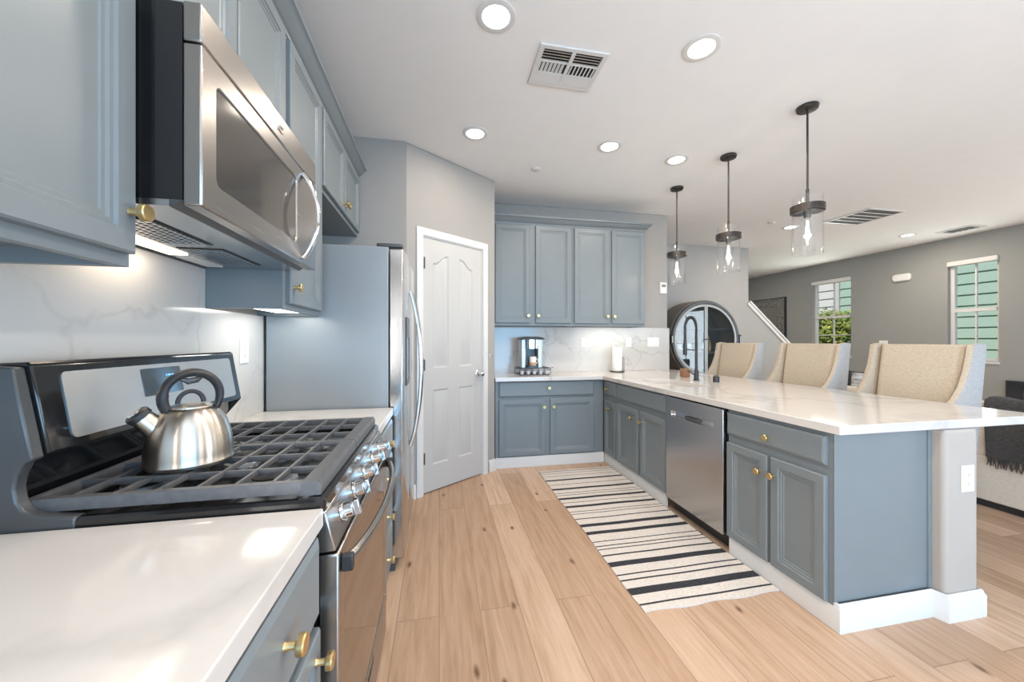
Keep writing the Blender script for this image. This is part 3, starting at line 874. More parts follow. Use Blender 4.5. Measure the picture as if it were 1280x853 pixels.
# slanted control panel
cpx = [(rx(-0.262), 0.812), (rx(-0.224), 0.815), (rx(-0.245), 0.902), (rx(-0.262), 0.906)]
G().prism(cpx, 'x', 0.0, RW).build('control_panel', 'steelh', rg, bevel=0.003)
for kx in (0.10, 0.235, 0.379, 0.523, 0.658):
    d = Vector((0, -1, 0.24)).normalized()
    c = Vector((kx, rx(-0.2345), 0.860))
    g = G(); g.cyl(c+d*0.0005, c+d*0.006, 0.026, 0.025, 24); g.cyl(c+d*0.006, c+d*0.026, 0.020, 0.018, 24)
    kb = g.build('control_knob', 'chrome', rg)
    a = d.cross(Vector((1, 0, 0))).normalized()
    q = c+d*0.034
    g = G()
    u = Vector((1, 0, 0))
    L = []
    for h in (0.0262, 0.042):
        L.append([c+d*h+a*sa*0.019+u*sx*0.0065 for sa, sx in ((-1, -1), (-1, 1), (1, 1), (1, -1))])
    g.loops(L).build('knob_grip', 'chrome', kb, bevel=0.002)
# cooktop pan with raised rim
g = G()
o_ = lambda e, z: [(x, y, z) for x, y in rrect(0.0+e, RW-e, rx(-0.248)+e, rx(-0.842)-e, 0.02)]
g.loops([o_(0.0, 0.898), o_(0.0, 0.926), o_(0.006, 0.932), o_(0.016, 0.932), o_(0.028, 0.909)])
g.build('cooktop', 'black', rg)
burn = [(0.20, -0.17, 0.036), (0.20, -0.46, 0.044), (0.379, -0.31, 0.03), (0.558, -0.17, 0.044), (0.558, -0.46, 0.034)]
for bx, by, br in burn:
    by = by-0.0
    g = G(); g.lathe([(0, 0.909), (br+0.018, 0.909), (br+0.016, 0.916), (br+0.004, 0.918), (br+0.004, 0.926), (0, 0.926)], (bx, by, 0), 'z', 28)
    b_ = g.build('burner', 'silverp', rg)
    G().lathe([(0, 0.9262), (br, 0.9262), (br+0.001, 0.931), (br-0.005, 0.935), (0, 0.936)], (bx, by, 0), 'z', 28).build('burner_cap', 'blackm', b_)
# cast iron grates: two halves
GZ0, GZ1 = 0.952, 0.964
for gx0, gx1 in ((0.022, RW/2-0.002), (RW/2+0.002, RW-0.022)):
    g = G()
    yf, yb_ = rx(-0.262), rx(-0.812)
    def bar(xa, ya, xb, yb2, w, z0=GZ0, z1=GZ1):
        dx, dy_ = xb-xa, yb2-ya; l = math.hypot(dx, dy_); nx_, ny_ = -dy_/l*w/2, dx/l*w/2
        c = 0.28
        sec = [(1, z0), (1, z1-(z1-z0)*0.3), (1-c, z1), (-1+c, z1), (-1, z1-(z1-z0)*0.3), (-1, z0)]
        g.loops([[(px+nx_*s_, py+ny_*s_, z) for s_, z in sec] for px, py in ((xa, ya), (xb, yb2))])
    # rounded, wide front bar and outer side bars
    bar(gx0, yf+0.022, gx1, yf+0.022, 0.046, 0.934, 0.966)
    bar(gx0, yb_-0.008, gx1, yb_-0.008, 0.016, 0.936, 0.964)
    first = gx0 < 0.1
    bar(gx0+(0.010 if first else 0.005), yf+0.04, gx0+(0.010 if first else 0.005), yb_, 0.022 if first else 0.011, 0.940 if first else GZ0, 0.965)
    bar(gx1-(0.005 if first else 0.010), yf+0.04, gx1-(0.005 if first else 0.010), yb_, 0.011 if first else 0.022, GZ0 if first else 0.940, 0.965)
    mid = (gx0+gx1)/2
    for k in range(1, 7):
        yy = yf+0.03+(yb_-yf-0.03)*k/7
        bar(gx0+0.006, yy, gx1-0.006, yy, 0.0085)
    for q in (1/3, 2/3):
        xx = gx0+(gx1-gx0)*q
        bar(xx, yf+0.03, xx, yb_-0.01, 0.010, GZ0-0.004, GZ1-0.001)
    for xx in (gx0+0.02, gx1-0.02):
        for yy in (yf+0.022, yb_-0.008):
            g.box(xx-0.008, xx+0.008, yy-0.006, yy+0.006, 0.9095, 0.941)
    g.build('grate', 'iron', rg, sharp=25)
# back guard: riser, leaning black frame, stainless panel, display
def gy(X): return rx(X)
bz0, bz1 = 1.055, 1.232
bb, bt = -0.762, -0.792
G().prism([(gy(-0.842), 0.905), (gy(-0.835), 0.93), (gy(-0.792), 1.05), (gy(-0.86), 1.05), (gy(-0.885), 0.905)], 'x', 0.012, RW-0.012).build('riser', 'black', rg)
g = G()
sec = [(gy(bb), bz0), (gy(bt), bz1), (gy(bt-0.008), bz1+0.006), (gy(-0.862), bz1+0.004), (gy(-0.862), bz0)]
bgp = g.prism(sec, 'x', 0.024, RW-0.004).build('backguard', 'black', rg, bevel=0.004)
def onface(x, t, h):            # t from 0 (bottom) to 1 (top) up the leaning face, h off the face
    X = bb+(bt-bb)*t; z = bz0+(bz1-bz0)*t
    l = math.hypot(bt-bb, bz1-bz0); nX, nzz = (bz1-bz0)/l, -(bt-bb)/l
    return (x, gy(X+nX*h), z+nzz*h)
def plate(name, x0, x1, t0, t1, h0, h1, mat, par, r=0.012):
    H = math.hypot(bt-bb, bz1-bz0)
    pts = [(a, b/H) for a, b in rrect(x0, x1, t0*H, t1*H, r)]
    return G().loops([[onface(a, b, h) for a, b in pts] for h in (h0, h1)]).build(name, mat, par)
sp_ = plate('steel_panel', 0.075, RW-0.042, 0.10, 0.90, 0.0003, 0.0025, 'steelmat', bgp)
ds = plate('display', 0.285, 0.435, 0.42, 0.84, 0.0028, 0.0042, 'display', sp_, 0.006)
g = G()
for k, (sx, sw) in enumerate(((0.372, 0.004), (0.380, 0.010), (0.394, 0.010))):
    for tt in (0.56, 0.63, 0.70):
        g.loops([[onface(a, b, h) for a, b in ((sx, tt), (sx+sw, tt), (sx+sw, tt+0.022), (sx, tt+0.022))] for h in (0.0043, 0.0048)])
g.build('clock_digits', 'clock', ds)
# side caps of the back guard, swept forward at the foot
capp = [(gy(-0.868), 0.90), (gy(-0.868), bz1+0.002), (gy(-0.800), bz1-0.003), (gy(-0.768), 1.05), (gy(-0.782), 1.043), (gy(-0.793), 1.02), (gy(-0.797), 0.995), (gy(-0.793), 0.970), (gy(-0.783), 0.953), (gy(-0.767), 0.944), (gy(-0.74), 0.938), (gy(-0.70), 0.934), (gy(-0.70), 0.90)]
for x0, x1 in ((0.0, 0.0235), (RW-0.0035, RW+0.0005)):
    G().prism(capp if x0 == 0 else [(gy(-0.868), 0.93), (gy(-0.868), bz1+0.002), (gy(-0.796), bz1), (gy(-0.765), bz0)], 'x', x0-(0.0015 if x0 == 0 else 0), x1).build('side_cap', 'char', rg, bevel=0.004)

# ------------------------------------------------------------------ kettle
kt = thing('kettle', 'brushed stainless stovetop kettle with black arched handle on the grate', 'kettle', (-0.632, 1.10, 0.9665), math.radians(222))
R0 = 0.090
prof = [(0, 0.0), (R0-0.008, 0.0), (R0, 0.004), (R0+0.002, 0.010), (R0, 0.016)]
for i in range(1, 15):
    t = i/14*PI/2*0.80
    prof.append((R0*math.cos(t)**0.52, 0.016+0.130*math.sin(t)))
prof += [(0.040, 0.1425), (0, 0.1425)]
G().lathe(prof, (0, 0, 0), 'z', 56).build('body', 'kettle', kt)
lid = G().lathe([(0, 0.1427), (0.047, 0.1427), (0.046, 0.147), (0.03, 0.151), (0, 0.152)], (0, 0, 0), 'z', 40).build('lid', 'kettle', kt)
lp_ = [(0.026*math.cos(a), 0.004, 0.154+0.030*math.sin(a)) for a in [PI*i/14 for i in range(15)]]
G().tube(lp_, 0.0055, 10).build('lid_loop', 'blackm', lid)
# spout, leaning out on the local +x side
sa, sb = Vector((0.058, 0, 0.092)), Vector((0.091, 0, 0.130))
sp = G().cyl(sa, sb, 0.027, 0.022, 24).build('spout', 'kettle', kt)
d = (sb-sa).normalized()
g = G(); g.cyl(sb+d*0.0003, sb+d*0.012, 0.025, 0.025, 24); g.cyl(sb+d*0.012, sb+d*0.017, 0.025, 0.019, 24)
wc = g.build('whistle_cap', 'blackm', sp)
g = G(); g.cyl(sb+d*0.0172, sb+d*0.019, 0.016, 0.015, 20); g.build('cap_disc', 'chrome', wc)
hpts = []
for i in range(29):
    a = math.radians(-38)+(math.radians(218)-math.radians(-38))*i/28
    hpts.append((-0.004+0.058*math.cos(a), 0, 0.170+0.062*math.sin(a)))
hr = [0.0105+0.003*math.sin(PI*i/28)+(0.003 if i < 6 else 0) for i in range(29)]
hd = G().tube(hpts, hr, 14, sq=((0, 1, 0), 1.15, 0.8)).build('handle', 'blackm', kt)
g = G(); g.tube([(0.020, 0, 0.217), (0.004, 0, 0.209), (-0.012, 0, 0.212), (-0.024, 0, 0.220)], [0.004, 0.008, 0.008, 0.004], 10); g.build('trigger', 'char', hd)

# ------------------------------------------------------------------ refrigerator
FX, FY, FW = -0.897, 2.132, 0.895
fr = thing('refrigerator', 'tall stainless side by side refrigerator with grey side, beside the pantry door', 'refrigerator', (FX, FY, 0), RL)
fy = lambda X: -(X-FX)
G().box(0.0, FW, fy(-0.275), fy(-0.885), 0.06, 1.80).build('body', 'fridge_side', fr, bevel=0.004)
G().box(0.01, FW-0.01, fy(-0.24), fy(-0.885), 0.0, 0.058).build('base_grille', 'char', fr, bevel=0.004)
sec = lambda x0, x1: [(x0, fy(-0.268)), (x1, fy(-0.268)), (x1, fy(-0.200))]+[(x1+(x0-x1)*i/10, fy(-0.200)-0.014*math.sin(PI*i/10)**0.6) for i in range(1, 10)]+[(x0, fy(-0.200))]
for x0, x1, hx_ in ((0.002, 0.384, 0.352), (0.390, FW-0.002, 0.424)):
    dd = G().prism(sec(x0, x1), 'z', 0.075, 1.79).build('door', 'steelv', fr, bevel=0.004)
    hp = [(hx_, fy(-0.188)-0.004-0.068*math.sin(PI*i/24)**0.75, 0.60+1.0*i/24) for i in range(25)]
    G().tube(hp, 0.0135, 12).build('handle', 'steelv', dd)
    if x0 < 0.1:
        dsp = G().slab(rrect(0.085, 0.275, 1.02, 1.42, 0.01), [rrect(0.10, 0.26, 1.05, 1.30, 0.01)], 'y', fy(-0.183), fy(-0.197)).build('dispenser', 'grey', dd)
for x0 in (0.01, FW-0.07):
    G().prism(rrect(x0, x0+0.06, fy(-0.20), fy(-0.34), 0.012), 'z', 1.802, 1.822).build('hinge_cover', 'char', fr, bevel=0.004)

# ------------------------------------------------------------------ dishwasher
dw = thing('dishwasher', 'stainless dishwasher with recessed pocket handle in the peninsula', 'dishwasher', (PF, 2.540, 0), RP)
G().box(0.012, 0.590, 0.004, 0.55, 0.09, CT-0.044).build('body', 'black', dw)
G().box(0.012, 0.590, 0.05, 0.07, 0.0, 0.0895).build('toe_panel', 'blackm', dw)
hx0, hx1, hz0, hz1 = 0.075, 0.505, 0.728, 0.766
g = G().slab([(0.010, 0.10), (0.586, 0.10), (0.586, CT-0.052), (0.010, CT-0.052)], [rrect(hx0, hx1, hz0, hz1, 0.008)], 'y', -0.026, 0.003)
dd = g.build('door', 'steeldw', dw, bevel=0.003)
pk = G().loops([[(a, y, b) for a, b in rrect(hx0+0.0005, hx1-0.0005, hz0+0.0005, hz1-0.0005, 0.008)] for y in (0.002, -0.006)]).build('pocket_handle', 'chrome', dd)
G().box(0.225, 0.355, -0.024, -0.0065, hz0+0.003, hz1-0.012).build('grip_recess', 'char', pk, bevel=0.003)

# ------------------------------------------------------------------ rug
g = G()
x0, x1, ya, yb_ = 0.948, 1.704, 1.585, 3.49
dark = []
for y, w in ((3.455, .010), (3.40, .006), (3.33, .006), (3.235, .030), (3.13, .008), (3.033, .034), (2.948, .008), (2.907, .008), (2.842, .034), (2.767, .008), (2.695, .034), (2.611, .008), (2.574, .008), (2.499, .012), (2.402, .038), (2.300, .038), (2.193, .009), (2.142, .010), (2.107, .009), (2.043, .014), (1.955, .044), (1.859, .011), (1.813, .012), (1.725, .050), (1.632, .012)):
    dark.append((y-w/2, y+w/2))
cuts = sorted(set([ya, yb_]+[q for d_ in dark for q in d_]))
fine = []
for a, b in zip(cuts, cuts[1:]):
    n = max(1, int((b-a)/0.03))
    fine += [a+(b-a)*i/n for i in range(n)]
fine.append(yb_)
NX = 14
def rz(u, y): return 0.007+0.0012*math.sin(y*9+u*5)*u+0.0008*math.sin(u*11+y*3)
def edge(y): return 0.004*math.sin(y*6.0)+0.002*math.sin(y*17)
rows = []
for y in fine:
    rows.append([g.v((x0+(x1-x0)*i/NX+edge(y)*(1-i/NX)+0.003*math.sin(y*5)*(i/NX), y+0.05*(0.0)+0.012*(i/NX-0.5)*0.4+(0.006*math.sin(i*1.1) if y in (ya, yb_) else 0), rz(i/NX, y))) for i in range(NX+1)])
for r0, r1, y0_, y1_ in zip(rows, rows[1:], fine, fine[1:]):
    ym = (y0_+y1_)/2
    mi = 1 if any(a <= ym <= b for a, b in dark) else 0
    for i in range(NX):
        g.mi = mi if 0 < i < NX-1 or mi == 0 else mi
        g.face([r0[i], r0[i+1], r1[i+1], r1[i]])
g.mi = 0
bot = [[g.v((v.co.x, v.co.y, 0.001)) for v in r] for r in (rows[0], rows[-1])]
for r, b in ((rows[0], bot[0]), (rows[-1], bot[1])):
    for i in range(NX): g.face([r[i], r[i+1], b[i+1], b[i]])
lb = [g.v((r[0].co.x, r[0].co.y, 0.001)) for r in rows]; rb = [g.v((r[-1].co.x, r[-1].co.y, 0.001)) for r in rows]
for i in range(len(rows)-1):
    g.face([rows[i][0], rows[i+1][0], lb[i+1], lb[i]]); g.face([rows[i][-1], rows[i+1][-1], rb[i+1], rb[i]])
tag(g.build('runner_rug', ['rugw', 'rugb']), 'cream and black striped runner rug on the oak floor', 'rug')

# ------------------------------------------------------------------ pendants
def pendant(x, y, label):
    r = thing('pendant_light', label, 'pendant light', (x, y, 1.87), 0, 'glass cylinder pendants over the peninsula')
    T = CEIL-1.87
    G().lathe([(0, T-0.0005), (0.062, T-0.0005), (0.064, T-0.006), (0.060, T-0.022), (0.012, T-0.026), (0, T-0.026)], (0, 0, 0), 'z', 32).build('canopy', 'bronze', r)
    g = G(); g.cyl((0, 0, 0.33), (0, 0, T-0.026), 0.0065, n=12); g.cyl((0, 0, 0.33), (0, 0, 0.44), 0.010, n=12); g.build('stem', 'bronze', r)
    g = G()
    g.lathe([(0.093, 0.285), (0.097, 0.285), (0.097, 0.326), (0.093, 0.326), (0.090, 0.322), (0.090, 0.289)], (0, 0, 0), 'z', 40, close=True)
    rg_ = g.build('ring', 'bronze', r)
    g = G(); g.box(-0.091, 0.091, -0.007, 0.007, 0.312, 0.320); g.box(-0.007, 0.007, -0.091, 0.091, 0.312, 0.320); g.build('cross_bar', 'bronze', r)
    G().lathe([(0, 0.311), (0.019, 0.311), (0.021, 0.300), (0.021, 0.255), (0.018, 0.245), (0, 0.245)], (0, 0, 0), 'z', 24).build('socket', 'bronze', r)
    G().lathe([(0.0825, 0.0), (0.0855, 0.0), (0.0855, 0.39), (0.0825, 0.39)], (0, 0, 0), 'z', 48, close=True).build('glass_shade', 'glass', r)
    g = G(); g.lathe([(0.010, 0.245), (0.014, 0.235), (0.016, 0.215), (0.016, 0.10), (0.012, 0.085), (0.004, 0.076), (0, 0.074)], (0, 0, 0), 'z', 20)
    bl = g.build('bulb', 'glass', r)
    g = G()
    for k in range(4):
        a = k*PI/2+0.4
        g.tube([(0.004*math.cos(a), 0.004*math.sin(a), 0.225), (0.008*math.cos(a), 0.008*math.sin(a), 0.16), (0.003*math.cos(a), 0.003*math.sin(a), 0.095)], 0.0016, 6)
    g.build('filament', 'filament', bl)
    d = bpy.data.lights.new('pendant_glow', 'POINT'); d.energy = 2.2; d.color = (1.0, 0.80, 0.56); d.shadow_soft_size = 0.02
    lo = bpy.data.objects.new('pendant_glow', d); COL.objects.link(lo); lo.location = (x, y, 1.87+0.16)
pendant(2.45, 2.072, 'bronze ringed glass cylinder pendant nearest the camera, over the third stool')
pendant(2.435, 2.753, 'middle one of three bronze ringed glass cylinder pendants')
pendant(2.42, 3.433, 'bronze ringed glass cylinder pendant nearest the kitchen back wall')

# ------------------------------------------------------------------ ceiling fittings
def can(x, y, label, power=9.0):
    r = thing('recessed_light', label, 'ceiling light', (x, y, CEIL), 0, 'recessed ceiling downlights')
    G().lathe([(0.066, -0.0005), (0.096, -0.0005), (0.096, -0.004), (0.088, -0.007), (0.068, -0.006)], (0, 0, 0), 'z', 40, close=True).build('trim_ring', 'trim', r)
    G().lathe([(0, -0.001), (0.0655, -0.001), (0.0655, -0.004), (0, -0.005)], (0, 0, 0), 'z', 40).build('lens', 'lens', r)
    area('downlight', (x, y, CEIL-0.012), (0, 0, 0), 0.12, 0.12, power, (1.0, 0.88, 0.74), 'DISK')
can(0.273, 1.79, 'round recessed ceiling light left of the square supply vent')
can(1.396, 1.768, 'round recessed ceiling light to the right of the square supply vent')
can(0.27, 2.83, 'small recessed ceiling light in front of the pantry wall', 4.0)
can(1.364, 2.806, 'recessed ceiling light behind the square vent, before the blue wall cabinets')
can(2.04, 2.90, 'recessed ceiling light next to the middle pendant canopy')
can(0.273, 0.72, 'recessed ceiling light over the near counter edge, out of the frame above', 10)
can(1.396, 0.72, 'recessed ceiling light over the floor before the peninsula, above the frame', 10)
can(6.2, 7.3, 'unseen recessed ceiling light added above the stairs to brighten the mirror, hidden by the stair wall', 14)  # added lamp, brightens the space that the wall mirror reflects
can(6.89, 4.29, 'recessed ceiling light near the living room windows', 16)
can(4.81, 4.31, 'recessed ceiling light seen behind the largest pendant glass', 16)

vt = thing('ceiling_vent', 'white square supply register in the kitchen ceiling', 'vent', (0.728, 2.05, CEIL), 0, 'ceiling vents')
vx, vy = 0.197, 0.156
def R2(x, y): return [(-x, -y), (x, -y), (x, y), (-x, y)]
G().box(-vx+0.03, vx-0.03, -vy+0.03, vy-0.03, -0.0035, -0.0005).build('backing', 'slot', vt)
G().slab(R2(vx, vy), [R2(vx-0.028, vy-0.028)], 'z', -0.012, -0.0005).build('frame', 'trim', vt, bevel=0.003)
g = G()
g.box(-0.010, 0.010, -vy+0.028, vy-0.028, -0.014, -0.005)
for s_ in (-1, 1):
    xa, xb = (0.010, vx-0.028) if s_ > 0 else (-vx+0.028, -0.010)
    for k in range(4):
        y0_ = -vy+0.034+k*0.020
        g.loops([[(x, y0_, -0.013), (x, y0_+0.013, -0.006), (x, y0_+0.015, -0.006), (x, y0_+0.002, -0.013)] for x in (xa, xb)])
        y1_ = vy-0.034-k*0.020
        g.loops([[(x, y1_, -0.013), (x, y1_-0.017, -0.006), (x, y1_-0.019, -0.006), (x, y1_-0.002, -0.013)] for x in (xa, xb)])
    for k in range(7):
        xx = xa+0.006+k*(xb-xa-0.012)/6.5
        g.loops([[(xx, y, -0.013), (xx+0.010*s_, y, -0.006), (xx+0.012*s_, y, -0.006), (xx+0.002, y, -0.013)] for y in (-0.040, 0.040)])
    g.box(xa, xb, -0.046, -0.040, -0.013, -0.006); g.box(xa, xb, 0.040, 0.046, -0.013, -0.006)
g.build('louvres', 'trim', vt)
rv = thing('ceiling_vent', 'large louvred return air grille in the living room ceiling', 'vent', (5.31, 3.77, CEIL), 0, 'ceiling vents')
G().box(-0.25, 0.25, -0.25, 0.25, -0.004, -0.0005).build('backing', 'ventd', rv)
G().slab(R2(0.275, 0.275), [R2(0.25, 0.25)], 'z', -0.012, -0.0005).build('frame', 'trim', rv, bevel=0.002)
g = G()
for k in range(20):
    y = -0.245+k*0.0247
    g.loops([[(x, y, -0.012), (x, y+0.012, -0.005), (x, y+0.0135, -0.005), (x, y+0.0015, -0.012)] for x in (-0.25, 0.25)])
for k in range(1, 5):
    g.box(-0.25, 0.25, -0.25+k*0.1-0.006, -0.25+k*0.1+0.006, -0.013, -0.005)
g.build('louvres', 'trim', rv)
dv = thing('ceiling_vent', 'narrow dark slotted vent in the ceiling by the outer wall', 'vent', (7.27, 3.92, CEIL), 0, 'ceiling vents')
G().slab(R2(0.14, 0.19), [R2(0.10, 0.15)], 'z', -0.01, -0.0005).build('frame', 'trim', dv)
g = G(); g.box(-0.10, 0.10, -0.15, 0.15, -0.004, -0.0005); g.build('backing', 'slot', dv)
g = G()
for k in range(5): g.box(-0.10, 0.10, -0.13+k*0.06, -0.115+k*0.06, -0.009, -0.0042)
g.build('louvres', 'ventd', dv)
for x, y, lb in ((0.876, 3.30, 'small white sprinkler cover in the ceiling before the blue wall cabinets'), (4.36, 4.18, 'small white sprinkler cover in the living room ceiling')):
    g = G().lathe([(0, -0.0005), (0.04, -0.0005), (0.042, -0.006), (0.036, -0.012), (0.02, -0.016), (0, -0.017)], (0, 0, 0), 'z', 28)
    tag(at(g.build('sprinkler_cover', 'trim'), (x, y, CEIL)), lb, 'sprinkler', 'ceiling sprinkler covers')

# under cabinet lamps
def under_lamp(x0, x1, y0, y1, z, label, power, col):
    r = thing('under_cabinet_light', label, 'light', ((x0+x1)/2, (y0+y1)/2, z), 0, 'lamps under the wall cabinets')
    a, b = (x1-x0)/2, (y1-y0)/2
    G().box(-a, a, -b, b, -0.010, -0.0005).build('housing', 'plastic', r, bevel=0.002)
    G().box(-a+0.006, a-0.006, -b+0.006, b-0.006, -0.014, -0.0102).build('diffuser', 'led', r)
    area('under_cabinet_glow', ((x0+x1)/2, (y0+y1)/2, z-0.018), (0, 0, 0), x1-x0, y1-y0, power, col)
under_lamp(1.68, 2.28, 3.955, 4.03, 1.4645, 'slim lit lamp under the cabinet above the paper towels', 0.75, (1.0, 0.97, 0.80))
under_lamp(-0.80, -0.66, 1.70, 2.04, 1.4345, 'lit lamp under the narrow cabinet beside the refrigerator', 0.4, (0.98, 0.98, 0.92))

# ------------------------------------------------------------------ outlets, switches, small wall fittings
def plate_thing(name, label, cat, loc, rot, w, h, kind='outlet', group=None):
    r = thing(name, label, cat, loc, rot, group)
    G().panel(-w/2, w/2, -h/2, h/2, -0.0004, [(0, 0), (0, 0.003), (0.003, 0.006)]).build('cover_plate', 'plastic', r)
    n = max(1, round(w/0.075))
    for k in range(n):
        cx = (k-(n-1)/2)*0.046
        if kind == 'outlet':
            for dz in (-0.021, 0.021):
                s_ = G().prism([(cx+a, dz+b) for a, b in rrect(-0.015, 0.015, -0.014, 0.014, 0.009)], 'y', -0.0075, -0.0062).build('socket', 'plastic', r)
                g = G(); g.box(cx-0.008, cx-0.006, -0.0082, -0.0076, dz-0.002, dz+0.007); g.box(cx+0.006, cx+0.008, -0.0082, -0.0076, dz-0.002, dz+0.007); g.cyl((cx, -0.0076, dz-0.008), (cx, -0.0082, dz-0.008), 0.0025, n=10)
                g.build('slots', 'slot', s_)
        else:
            G().panel(cx-0.016, cx+0.016, -0.033, 0.033, -0.0062, [(0, 0), (0, 0.001), (0.004, 0.004)]).build('rocker', 'plastic', r)
    return r
GO = 'white wall outlets'
plate_thing('wall_outlet', 'white duplex outlet on the backsplash beside the refrigerator', 'outlet', (XL+0.0135, 1.925, 1.235), RL, 0.072, 0.118, group=GO)
plate_thing('wall_outlet', 'white duplex outlet on the backsplash between coffee maker and paper towels', 'outlet', (1.701, YB-0.0135, 1.262), 0, 0.072, 0.118, group=GO)
plate_thing('light_switch', 'single white switch on the backsplash just right of the paper towels', 'switch', (2.289, YB-0.0135, 1.265), 0, 0.072, 0.118, 'switch', GO)
plate_thing('light_switch', 'wide triple white switch plate at the end of the backsplash', 'switch', (2.618, YB-0.0135, 1.265), 0, 0.165, 0.118, 'switch', GO)
plate_thing('wall_outlet', 'white duplex outlet on the peninsula end post', 'outlet', (2.402, 1.2745, 0.642), 0, 0.075, 0.122, group=GO)
plate_thing('light_switch', 'white switch plate on the living room wall behind the third stool', 'switch', (XR-0.0005, 5.17, 1.23), RP, 0.13, 0.118, 'switch', GO)
r = thing('thermostat', 'small white box high on the kitchen wall edge by the hall', 'thermostat', (2.76, YB-0.0005, 1.945))
G().panel(-0.045, 0.045, -0.07, 0.07, -0.0004, [(0, 0), (0, 0.018), (0.005, 0.023)]).build('housing', 'plastic', r)
G().box(-0.028, 0.028, -0.0245, -0.0236, 0.010, 0.045).build('screen', 'ventd', r)
r = thing('door_chime', 'white rounded chime box on the living room wall between two windows', 'chime', (XR-0.0005, 4.90, 2.36), RP)
G().loops([[(a, y, b) for a, b in rrect(-w_, w_, -h_, h_, 0.04)] for w_, h_, y in ((0.125, 0.062, -0.0005), (0.125, 0.062, -0.03), (0.110, 0.048, -0.045))]).build('cover', 'plastic', r)
g = G()
hx_, hy_ = along(0.925)
r = thing('wall_hook', 'small metal hook on the wall beside the pantry door', 'hook', (hx_, hy_, 1.135), PANG)
G().box(-0.012, 0.012, -0.004, -0.0005, -0.02, 0.02).build('plate', 'steel', r, bevel=0.002)
G().tube([(0, -0.004, 0.0), (0, -0.025, -0.006), (0, -0.034, 0.0), (0, -0.036, 0.012)], 0.0035, 8).build('prong', 'steel', r)

# ------------------------------------------------------------------ coffee corner
rk = thing('pod_rack', 'dark wire pod drawer rack under the coffee maker', 'rack', (1.0, 3.93, CT))
g = G()
for z in (0.008, 0.055, 0.075):
    g.tube([(-0.17, -0.13, z), (0.17, -0.13, z), (0.17, 0.13, z), (-0.17, 0.13, z)], 0.0028, 8, closed=True)
for x in (-0.17, -0.102, -0.034, 0.034, 0.102, 0.17):
    g.tube([(x, -0.13, 0.008), (x, -0.13, 0.075)], 0.0022, 6); g.tube([(x, 0.13, 0.008), (x, 0.13, 0.075)], 0.0022, 6); g.tube([(x, -0.13, 0.075), (x, 0.13, 0.075)], 0.0022, 6)
for y in (-0.065, 0.0, 0.065):
    g.tube([(-0.17, y, 0.008), (0.17, y, 0.008)], 0.002, 6); g.tube([(-0.17, y, 0.075), (0.17, y, 0.075)], 0.002, 6)
for s_ in (-1, 1):
    g.tube([(s_*0.17, -0.13, 0.075), (s_*0.19, -0.14, 0.085), (s_*0.20, -0.14, 0.08)], 0.0028, 6)
for x in (-0.15, 0.15):
    for y in (-0.11, 0.11): g.cyl((x, y, 0.0), (x, y, 0.008), 0.005, n=8)
g.build('wire_frame', 'wire', rk)
for k in range(5):
    nm = ['first', 'second', 'third', 'fourth', 'fifth'][k]
    g = G().lathe([(0, 0.0), (0.017, 0.0), (0.0225, 0.038), (0.0255, 0.040), (0.0255, 0.042), (0, 0.042)], (0, 0, 0), 'z', 20)
    tag(at(g.build('coffee_pod', 'foil'), (1.0-0.136+k*0.068, 3.835, CT+0.0105)), 'white coffee pod in the rack under the coffee maker, %s from the pantry side' % nm, 'coffee pod', 'pods in the wire rack')
cm = thing('coffee_maker', 'silver and black single cup coffee maker on the wire rack', 'coffee maker', (0.985, 3.93, CT+0.0785))
G().prism(rrect(-0.055, 0.055, -0.125, 0.10, 0.02), 'z', 0.0, 0.022).build('drip_tray', 'grey', cm, bevel=0.004)
G().prism(rrect(-0.062, 0.062, 0.0, 0.13, 0.02), 'z', 0.0225, 0.30).build('rear_tower', 'grey', cm)
for s_ in (-1, 1):
    G().loops([[(s_*0.092+a, b, z) for a, b in rrect(-0.030*k, 0.030*k, -0.055*k, 0.125, 0.018)] for z, k in ((0.0, 0.98), (0.20, 1.0), (0.30, 1.0))]).build('side_panel', 'silverp', cm)
G().loops([[(a, b, z) for a, b in rrect(-0.06, 0.06, -0.115, -0.001, 0.03)] for z in (0.205, 0.30)]).build('brew_head', 'chrome', cm)
G().loops([[(a, b, z) for a, b in rrect(-w_, w_, -d_, 0.13, 0.03)] for w_, d_, z in ((0.130, 0.12, 0.3005), (0.132, 0.122, 0.312), (0.112, 0.105, 0.326), (0.06, 0.07, 0.334))]).build('lid', 'grey', cm)
mg = thing('mug', 'white mug with brown print standing in the coffee maker', 'mug', (0.99, 3.865, CT+0.101))
G().lathe([(0, 0.0), (0.034, 0.0), (0.037, 0.004), (0.038, 0.095), (0.035, 0.095), (0.033, 0.008), (0, 0.008)], (0, 0, 0), 'z', 32).build('cup', 'ceramic', mg)
G().lathe([(0.0375, 0.008), (0.0384, 0.008), (0.0386, 0.034), (0.0378, 0.034)], (0, 0, 0), 'z', 32, close=True).build('print_band', 'mugart', mg)
G().tube([(0.037+0.022*math.sin(PI*i/10), -0.003, 0.020+0.055*i/10) for i in range(11)], 0.0045, 8).build('handle', 'ceramic', mg)

